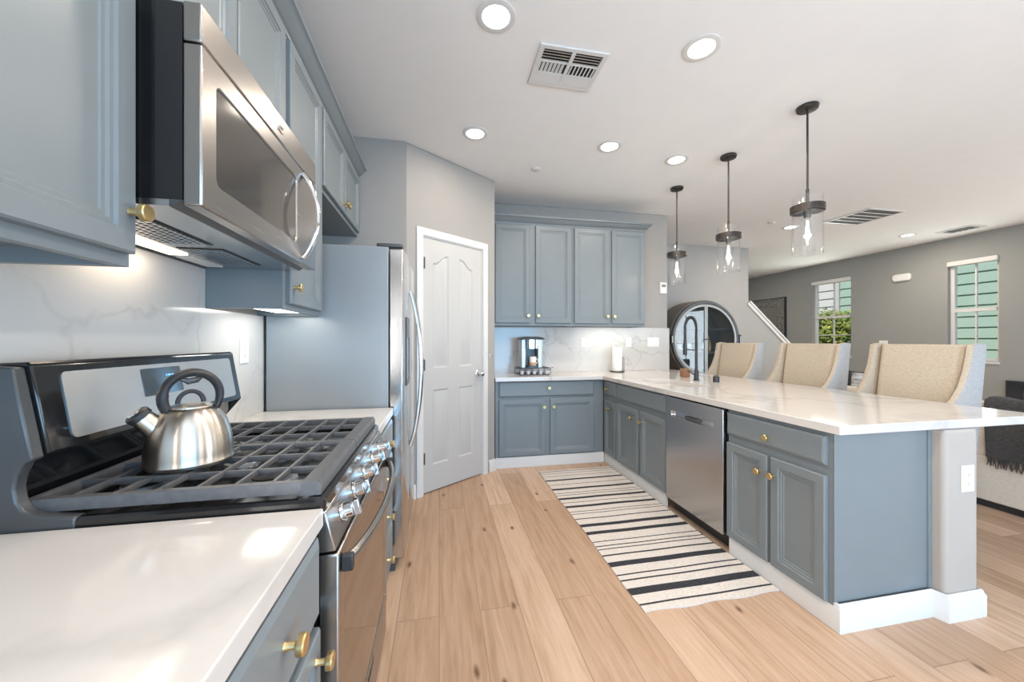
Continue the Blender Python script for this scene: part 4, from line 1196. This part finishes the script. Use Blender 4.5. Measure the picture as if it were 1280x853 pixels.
pt = thing('paper_towel_holder', 'black paper towel stand with side arm near the corner', 'paper towel holder', (2.06, 4.04, CT))
G().lathe([(0, 0.0), (0.085, 0.0), (0.085, 0.010), (0.080, 0.013), (0, 0.013)], (0, 0, 0), 'z', 36).build('base', 'blackm', pt)
G().cyl((0, 0, 0.013), (0, 0, 0.295), 0.008, n=12).build('post', 'blackm', pt)
G().tube([(0.078, -0.02, 0.012), (0.078, -0.02, 0.16), (0.075, -0.02, 0.172), (0.068, -0.02, 0.176)]+[(0.062, -0.02, 0.172), (0.060, -0.02, 0.16), (0.060, -0.02, 0.013)], 0.003, 8).build('tension_arm', 'blackm', pt)
g = G().lathe([(0.012, 0.0), (0.056, 0.0), (0.057, 0.006), (0.057, 0.272), (0.055, 0.278), (0.012, 0.278)], (0, 0, 0), 'z', 40, close=True)
tag(at(g.build('paper_towel_roll', 'paper'), (2.06, 4.04, CT+0.0135)), 'white paper towel roll on its black stand', 'paper towels')

# faucet with spring neck
fc = thing('faucet', 'black spring neck kitchen faucet behind the sink', 'faucet', (2.33, 3.02, CT), math.radians(200))
G().lathe([(0, 0.0), (0.028, 0.0), (0.028, 0.008), (0.022, 0.014), (0.020, 0.09), (0.014, 0.10), (0, 0.10)], (0, 0, 0), 'z', 28).build('base', 'blackm', fc)
G().tube([(0.0, -0.02, 0.055), (0.0, -0.045, 0.062), (0.0, -0.085, 0.085)], [0.008, 0.006, 0.005], 10).build('lever', 'blackm', fc)
neck = [(0, 0, 0.10), (0, 0, 0.30), (0, 0, 0.48)]
for i in range(1, 15):
    a = PI-PI*i/14
    neck.append((0.085+0.085*math.cos(a), 0, 0.48+0.10*math.sin(a)))
neck += [(0.17, 0, 0.44), (0.17, 0, 0.36)]
nk = G().tube(neck, [0.013, 0.012]+[0.0075]*(len(neck)-2), 12).build('neck', 'blackm', fc)
# spring coil wrapped round the arch
g = G(); turns = []
seg = [Vector(p) for p in neck[1:]]
ln = [0]
for a, b in zip(seg, seg[1:]): ln.append(ln[-1]+(b-a).length)
tot = ln[-1]; NT = 46; ppt = 8
for i in range(NT*ppt+1):
    s_ = tot*i/(NT*ppt)
    k = max(j for j in range(len(ln)) if ln[j] <= s_+1e-9); k = min(k, len(seg)-2)
    t = (s_-ln[k])/(ln[k+1]-ln[k]); p = seg[k].lerp(seg[k+1], t); d = (seg[k+1]-seg[k]).normalized()
    a = Vector((0, 1, 0)); b = d.cross(a); th = 2*PI*i/ppt
    turns.append(p+(a*math.cos(th)+b*math.sin(th))*0.0125)
g.tube(turns, 0.0028, 5).build('spring', 'blackm', nk)
G().lathe([(0, 0.24), (0.016, 0.24), (0.018, 0.25), (0.016, 0.33), (0.012, 0.36), (0, 0.36)], (0.17, 0, 0), 'z', 20).build('spray_head', 'blackm', fc)
G().tube([(0, 0, 0.28), (0.08, 0, 0.285), (0.150, 0, 0.29)], 0.005, 8).build('holder_arm', 'blackm', fc)
tag(at(G().loops([[(a, b, z) for a, b in rrect(-w_, w_, -w_, w_, 0.012)] for w_, z in ((0.034, 0.0), (0.038, 0.01), (0.038, 0.078), (0.034, 0.086))]).build('jar', 'amber'), (2.43, 3.32, CT)), 'small square brown jar on the worktop behind the sink', 'jar')
st = thing('soap_dispenser', 'short black soap dispenser next to the faucet', 'soap dispenser', (2.405, 2.86, CT))
G().lathe([(0, 0.0), (0.026, 0.0), (0.026, 0.05), (0.022, 0.054), (0, 0.054)], (0, 0, 0), 'z', 24).build('body', 'blackm', st)
G().cyl((0, 0, 0.0542), (0, 0, 0.062), 0.012, n=16).build('button', 'char', st)

# ------------------------------------------------------------------ stools
def stool(x, y, rz_, label):
    r = thing('counter_stool', label, 'stool', (x, y, 0), rz_, 'beige upholstered stools at the peninsula')
    G().loops([[(a, b, z) for a, b in rrect(-w_, w_, -0.27, 0.20, 0.03)] for w_, z in ((0.232, 0.61), (0.236, 0.63), (0.236, 0.69), (0.225, 0.712))]).build('seat', 'linen', r)
    # padded inner back
    g = G(); L = []
    for i in range(13):
        t = i/12; z = 0.66+t*0.598
        yb0 = 0.165+0.085*t
        bow = 0.014*math.sin(PI*t)
        L.append([(-0.232, yb0+0.03, z), (-0.20, yb0-bow*0.4, z), (-0.1, yb0-bow, z), (0, yb0-bow, z), (0.1, yb0-bow, z), (0.20, yb0-bow*0.4, z), (0.232, yb0+0.03, z), (0.232, yb0+0.075, z), (-0.232, yb0+0.075, z)])
    g.loops(L).build('backrest', 'linen', r, bevel=0.012, seg=3)
    # wings sweeping forward and down
    for s_ in (-1, 1):
        prof = [(0.335, 1.262), (0.285, 1.266), (0.238, 1.256), (0.226, 1.19), (0.205, 1.10), (0.165, 1.00), (0.110, 0.925), (0.03, 0.865), (-0.10, 0.825), (-0.235, 0.80), (-0.25, 0.76), (-0.25, 0.60), (0.27, 0.60)]
        L = []
        for xo, ins in ((0.236, 0.010), (0.243, 0.0), (0.272, 0.0), (0.281, 0.008)):
            pp = offset_poly(prof, ins)
            L.append([(s_*(xo+0.010*max(0, (z-0.6))), y_, z) for y_, z in pp])
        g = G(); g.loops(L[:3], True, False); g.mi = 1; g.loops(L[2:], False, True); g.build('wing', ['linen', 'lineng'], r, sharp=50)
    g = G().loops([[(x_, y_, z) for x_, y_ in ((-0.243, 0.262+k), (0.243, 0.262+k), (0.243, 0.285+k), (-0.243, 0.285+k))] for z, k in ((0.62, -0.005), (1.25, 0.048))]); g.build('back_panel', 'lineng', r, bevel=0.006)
    for sx in (-1, 1):
        for yy, dy_ in ((-0.215, -0.02), (0.20, 0.04)):
            G().loops([[(sx*(0.205+k*0.012)+a*q, yy+dy_*k+b*q, z) for a, b in ((-1, -1), (1, -1), (1, 1), (-1, 1))] for z, k, q in ((0.0, 1, 0.014), (0.612, 0, 0.020))]).build('leg', 'inside', r)
    g = G(); g.box(-0.20, 0.20, -0.228, -0.212, 0.21, 0.235); g.build('footrest', 'inside', r)
    return r
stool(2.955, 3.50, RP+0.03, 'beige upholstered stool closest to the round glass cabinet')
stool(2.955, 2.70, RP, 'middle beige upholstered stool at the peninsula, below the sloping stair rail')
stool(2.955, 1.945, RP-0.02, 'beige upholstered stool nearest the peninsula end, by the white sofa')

# ------------------------------------------------------------------ round bar cabinet
RC = (4.02, 5.0, 1.305)
bc = thing('bar_cabinet', 'round glass fronted bar cabinet with metal rim by the stair wall', 'cabinet', (RC[0], RC[1], 0))
zc = RC[2]; RR = 0.575
G().lathe([(0, 0.40), (RR+0.03, 0.40), (RR+0.03, 0.02), (RR-0.01, 0.015), (RR-0.02, 0.06), (RR-0.02, 0.38), (0, 0.38)], (0, 0, zc), 'y', 72).build('drum', 'taupe', bc)
G().lathe([(0, 0.376), (RR-0.022, 0.376), (RR-0.022, 0.379), (0, 0.379)], (0, 0, zc), 'y', 64).build('interior_back', 'inside', bc)
rim = G().lathe([(RR-0.035, 0.012), (RR-0.035, -0.012), (RR-0.02, -0.02), (RR+0.005, -0.02), (RR+0.016, -0.008), (RR+0.016, 0.012)], (0, 0, zc), 'y', 72, close=True).build('rim', 'char', bc)
for s_ in (-1, 1):
    a0, a1 = (PI/2, 1.5*PI) if s_ < 0 else (-PI/2, PI/2)
    g = G(); ro, ri = RR-0.037, RR-0.070
    g.lathe([(ri, -0.010), (ro, -0.010), (ro, 0.012), (ri, 0.012)], (s_*0.002, 0, zc), 'y', 40, close=True, a0=a0, a1=a1)
    g.box(*sorted((s_*0.003, s_*0.026)), -0.012, 0.012, zc-ro+0.002, zc+ro-0.002)
    dd = g.build('door', 'dullmetal', bc)
    g = G(); n = 30
    pts = [(s_*0.026+0*1, zc-ri)]+[(s_*0.026+ri*0.97*math.cos(a0+(a1-a0)*i/n), zc+ri*math.sin(a0+(a1-a0)*i/n)) for i in range(n+1)]
    g.loops([[(x, y, z) for x, z in pts[1:]] for y in (-0.002, 0.002)]); g.build('glass_pane', 'barglass', dd)
    g = G().cyl((s_*0.014, -0.0125, zc), (s_*0.014, -0.03, zc), 0.010, n=14); g.build('pull', 'blackm', dd)
    g = G(); g.box(s_*(RR+0.0165)-0.02, s_*(RR+0.0165)+0.02, -0.03, 0.03, zc-0.075, zc+0.075); lt_ = g.build('latch', 'blackm', bc, bevel=0.004)
    g = G(); g.box(s_*(RR+0.0165)-0.010, s_*(RR+0.0165)+0.010, -0.036, -0.0302, zc-0.05, zc+0.05); g.build('latch_inlay', 'dullmetal', lt_)
SH = (zc-0.20, zc+0.17)
for z in SH:
    w_ = math.sqrt((RR-0.025)**2-(z-zc)**2)-0.003
    G().box(-w_, w_, 0.06, 0.370, z-0.018, z).build('shelf', 'inside', bc)
g = G()
for s_ in (-1, 1):
    for yy in (0.05, 0.33):
        g.box(s_*0.32-0.02, s_*0.32+0.02, yy, yy+0.04, 0.0, zc-0.50)
g.box(-0.34, 0.34, 0.05, 0.37, 0.10, 0.13); g.box(-0.34, 0.34, 0.05, 0.37, zc-0.535, zc-0.502)
g.build('stand', 'blackm', bc)
def bottle(x, y, z, mat, label, h=0.30, r=0.036, lab=True):
    t = thing('bottle', label, 'bottle', (x, y, z), 0, 'bottles in the round bar cabinet')
    G().lathe([(0, 0), (r, 0), (r*1.02, 0.006), (r*1.02, h*0.58), (r*0.8, h*0.68), (r*0.36, h*0.76), (r*0.33, h*0.97), (r*0.40, h*0.975), (r*0.40, h), (0, h)], (0, 0, 0), 'z', 24).build('body', mat, t)
    if lab: G().lathe([(r*1.03, h*0.15), (r*1.06, h*0.15), (r*1.06, h*0.48), (r*1.03, h*0.48)], (0, 0, 0), 'z', 24, close=True).build('paper_label', 'ceramic', t)
bottle(RC[0]+0.10, RC[1]+0.17, SH[0]+0.0005, 'glassb', 'dark bottle with white label behind the right glass door', 0.31)
bottle(RC[0]+0.21, RC[1]+0.20, SH[0]+0.0005, 'amberb', 'amber bottle beside the dark one in the round cabinet', 0.25, 0.040, False)
bottle(RC[0]-0.16, RC[1]+0.18, SH[0]+0.0005, 'glassb', 'bottle behind the middle of the left glass door', 0.30)
bottle(RC[0]-0.30, RC[1]+0.22, SH[0]+0.0005, 'amberb', 'bottle at the far left of the round cabinet shelf', 0.26)

# ------------------------------------------------------------------ living room
sf = thing('sofa', 'cream fabric sofa whose back faces the peninsula, under a dark throw', 'sofa', (4.56, 2.15, 0))
G().loops([[(a, b, z) for a, b in rrect(-0.44, 0.44, -1.65, 1.65, 0.04)] for z in (0.055, 0.40)]).build('base', 'sofa', sf, bevel=0.01)
L = []
G().loops([[(a, b, z) for a, b in rrect(-0.44, -0.22, -1.65, 1.65, 0.05)] for z in (0.4005, 0.70, 0.775)]+[[(a, b, 0.80) for a, b in rrect(-0.415, -0.245, -1.625, 1.625, 0.04)]]).build('back', 'sofa', sf)
for s_ in (-1, 1):
    G().loops([[(a, b, z) for a, b in rrect(-0.215, 0.44, *sorted((s_*1.65, s_*1.45)), 0.05)] for z in (0.4005, 0.58)]+[[(a, b, 0.61) for a, b in rrect(-0.19, 0.415, *sorted((s_*1.625, s_*1.475)), 0.04)]]).build('arm', 'sofa', sf)
for k in range(2):
    y0_ = -1.44+k*1.445
    G().loops([[(a, b, z) for a, b in rrect(-0.21, 0.43, y0_, y0_+1.43, 0.05)] for z in (0.4005, 0.44, 0.47)]+[[(a, b, 0.49) for a, b in rrect(-0.18, 0.40, y0_+0.03, y0_+1.40, 0.05)]]).build('seat_cushion', 'sofa', sf)
g = G(); g.box(-0.41, 0.41, -1.62, 1.62, 0.0, 0.0545); g.build('plinth', 'blackm', sf)

tb = thing('throw_blanket', 'charcoal fringed throw draped over the cream sofa back', 'blanket', (4.12, 1.6, 0.40))
g = G(); L = []
NYT = 40
pathT = [(-0.022, 0.0), (-0.020, 0.20), (-0.018, 0.38), (-0.004, 0.415), (0.04, 0.432), (0.11, 0.434), (0.20, 0.425), (0.235, 0.39), (0.240, 0.25)]
for j in range(NYT+1):
    y_ = -0.48+0.96*j/NYT
    w = 0.006*math.sin(y_*17)+0.004*math.sin(y_*41+1)
    o1 = [(px-(abs(w)+0.004 if px < 0 else 0), y_+0.03*(1-min(1, pz/0.4))*(0.5 if j < NYT/2 else -0.5), pz+(0.010+w if px > -0.01 and pz > 0.4 else 0)) for px, pz in pathT]
    o2 = [(px+(0.010 if px < 0 else (-0.010 if px > 0.22 else 0)), y2, pz-(0.012 if 0 < px < 0.22 else 0)) for (px, y2, pz) in [(p_[0], p_[1], p_[2]) for p_ in o1]]
    L.append([*o1, *reversed(o2)])
tbc = g.loops(L).build('cloth', 'throw', tb, sharp=60)
g = G()
for j in range(110):
    y_ = -0.46+0.92*j/109+random.uniform(-0.003, 0.003)
    l = random.uniform(0.055, 0.08)
    g.tube([(-0.028, y_, 0.004), (-0.030+random.uniform(-.003, .003), y_+random.uniform(-.004, .004), -l*0.5), (-0.029, y_+random.uniform(-.008, .008), -l)], [0.004, 0.0035, 0.002], 5)
fg = g.build('fringe', 'throw', tb); fg['kind'] = 'stuff'
def pillow(x, y, z, rz_, tilt, mat, label, s_=0.44):
    g = G(); n = 12; a = s_/2; T = 0.075
    def pt(u, v, sg):
        px = math.copysign(abs(u)**0.9, u)*a*(1-0.05*(1-abs(v))); pz = v*a*(1-0.05*(1-abs(u)))
        return (px, sg*T*((1-u**4)*(1-v**4))**0.55, pz+a)
    grid = {}
    for sg in (-1, 1):
        for i in range(n+1):
            for j in range(n+1):
                grid[sg, i, j] = g.v(pt(-1+2*i/n, -1+2*j/n, sg))
        for i in range(n):
            for j in range(n):
                g.face([grid[sg, i, j], grid[sg, i+1, j], grid[sg, i+1, j+1], grid[sg, i, j+1]])
    o = g.build('cushion', mat, sharp=80)
    o.location = (x, y, z); o.rotation_euler = (tilt, 0, rz_)
    return tag(o, label, 'cushion', 'cushions on the sofa behind the stools')
pillow(4.50, 3.12, 0.497, RP+0.10, -0.20, 'patfab', 'white patterned cushion peeking over the sofa back between two stools')
pillow(4.72, 2.78, 0.497, RP-0.1, -0.22, 'greyfab', 'grey cushion on the sofa right of the white patterned one', 0.44)
pillow(4.74, 3.34, 0.497, RP+0.12, -0.22, 'darkfab', 'charcoal cushion on the sofa left of the white patterned one', 0.44)

fp = thing('fireplace', 'black framed fireplace insert low on the outer wall', 'fireplace', (XR-0.001, 3.06, 0), RP)
G().slab([(-0.64, 0.0), (0.64, 0.0), (0.64, 0.735), (-0.64, 0.735)], [[(-0.50, 0.12), (0.50, 0.12), (0.50, 0.62), (-0.50, 0.62)]], 'y', -0.06, 0.0).build('surround', 'firebox', fp, bevel=0.006)
G().slab([(-0.499, 0.121), (0.499, 0.121), (0.499, 0.619), (-0.499, 0.619)], [[(-0.42, 0.19), (0.42, 0.19), (0.42, 0.55), (-0.42, 0.55)]], 'y', -0.045, -0.02).build('inner_frame', 'char', fp, bevel=0.004)
G().box(-0.42, 0.42, -0.03, -0.022, 0.19, 0.55).build('glass', 'darkglass', fp)

mr = thing('wall_mirror', 'rectangular mirror with wide grey mosaic frame beyond the stair rail', 'mirror', (XR-0.001, 7.50, 1.72), RP)
G().slab([(-0.45, -0.55), (0.45, -0.55), (0.45, 0.55), (-0.45, 0.55)], [[(-0.27, -0.37), (0.27, -0.37), (0.27, 0.37), (-0.27, 0.37)]], 'y', -0.05, -0.012).build('frame', 'mosaic', mr, bevel=0.008)
G().slab([(-0.462, -0.562), (0.462, -0.562), (0.462, 0.562), (-0.462, 0.562)], [[(-0.4505, -0.5505), (0.4505, -0.5505), (0.4505, 0.5505), (-0.4505, 0.5505)]], 'y', -0.055, 0.0).build('edge', 'blackm', mr)
G().box(-0.27, 0.27, -0.030, -0.022, -0.37, 0.37).build('mirror_glass', 'mirror', mr)

# stairs behind the sloping wall
g = G()
for k in range(9):
    g.box(5.25+(8-k)*0.20-0.0, 5.25+(8-k)*0.20+0.20, 5.56, 6.5, 0.0, 0.17*(k+1))
struct(g.build('trim_2', 'trim'))

# ------------------------------------------------------------------ outside the windows
gr = struct(G().box(XR+0.17, 14.0, -6, 16, -0.35, -0.30).build('ground_outside', 'soil'))
def siding(name, mat, par, x, y0, y1, z0, z1, e=0.235):
    g = G(); n = int((z1-z0)/e)
    for k in range(n):
        a = z0+k*e
        g.loops([[(x-0.035, y, a), (x-0.030, y, a-0.004), (x, y, a-0.004), (x, y, a+e), (x-0.006, y, a+e)] for y in (y0, y1)])
    return g.build(name, mat, par, sharp=15)
hs = thing('house', 'neighboring house with pale green and white lap siding outside the windows', 'house', (11.2, 6.0, -0.30))
siding('green_siding', 'siding_g', hs, 0.0, -6.0, 2.50, 0.0, 6.0)
siding('white_siding', 'siding_w', hs, 0.0, 2.64, 8.0, 0.0, 6.0)
G().box(-0.06, 0.02, 2.505, 2.635, 0.0, 6.0).build('corner_board', 'trim', hs)
bu = thing('bush', 'yellow green bush outside the window by the stairs', 'bush', (9.9, 8.0, -0.30))
g = G()
for k in range(5200):
    a = random.uniform(0, 2*PI); u = random.random()**0.5
    px, py = 0.55*u*math.cos(a), 1.25*u*math.sin(a)
    hgt = 2.28*(1-0.22*u*u)+random.gauss(0, 0.10)
    pz = hgt*(1-random.random()**2.2*0.8)
    s_ = random.uniform(0.045, 0.085)
    d1 = Vector((random.gauss(0, 1), random.gauss(0, 1), random.gauss(0, 1))).normalized(); d2 = d1.orthogonal().normalized()
    c = Vector((px, py, pz))
    vs = [g.v(c+d1*s_*p+d2*s_*0.5*q) for p, q in ((-1, 0), (0, -1), (1, 0), (0, 1))]
    g.face(vs)
g.build('foliage', 'leaf', bu)
g = G()
for k in range(7):
    a = k*0.9
    g.tube([(0.12*math.cos(a), 0.3*math.sin(a), 0.0), (0.22*math.cos(a), 0.6*math.sin(a), 0.9), (0.3*math.cos(a), 0.8*math.sin(a), 1.7)], [0.02, 0.014, 0.006], 6)
g.build('stems', 'soil', bu)
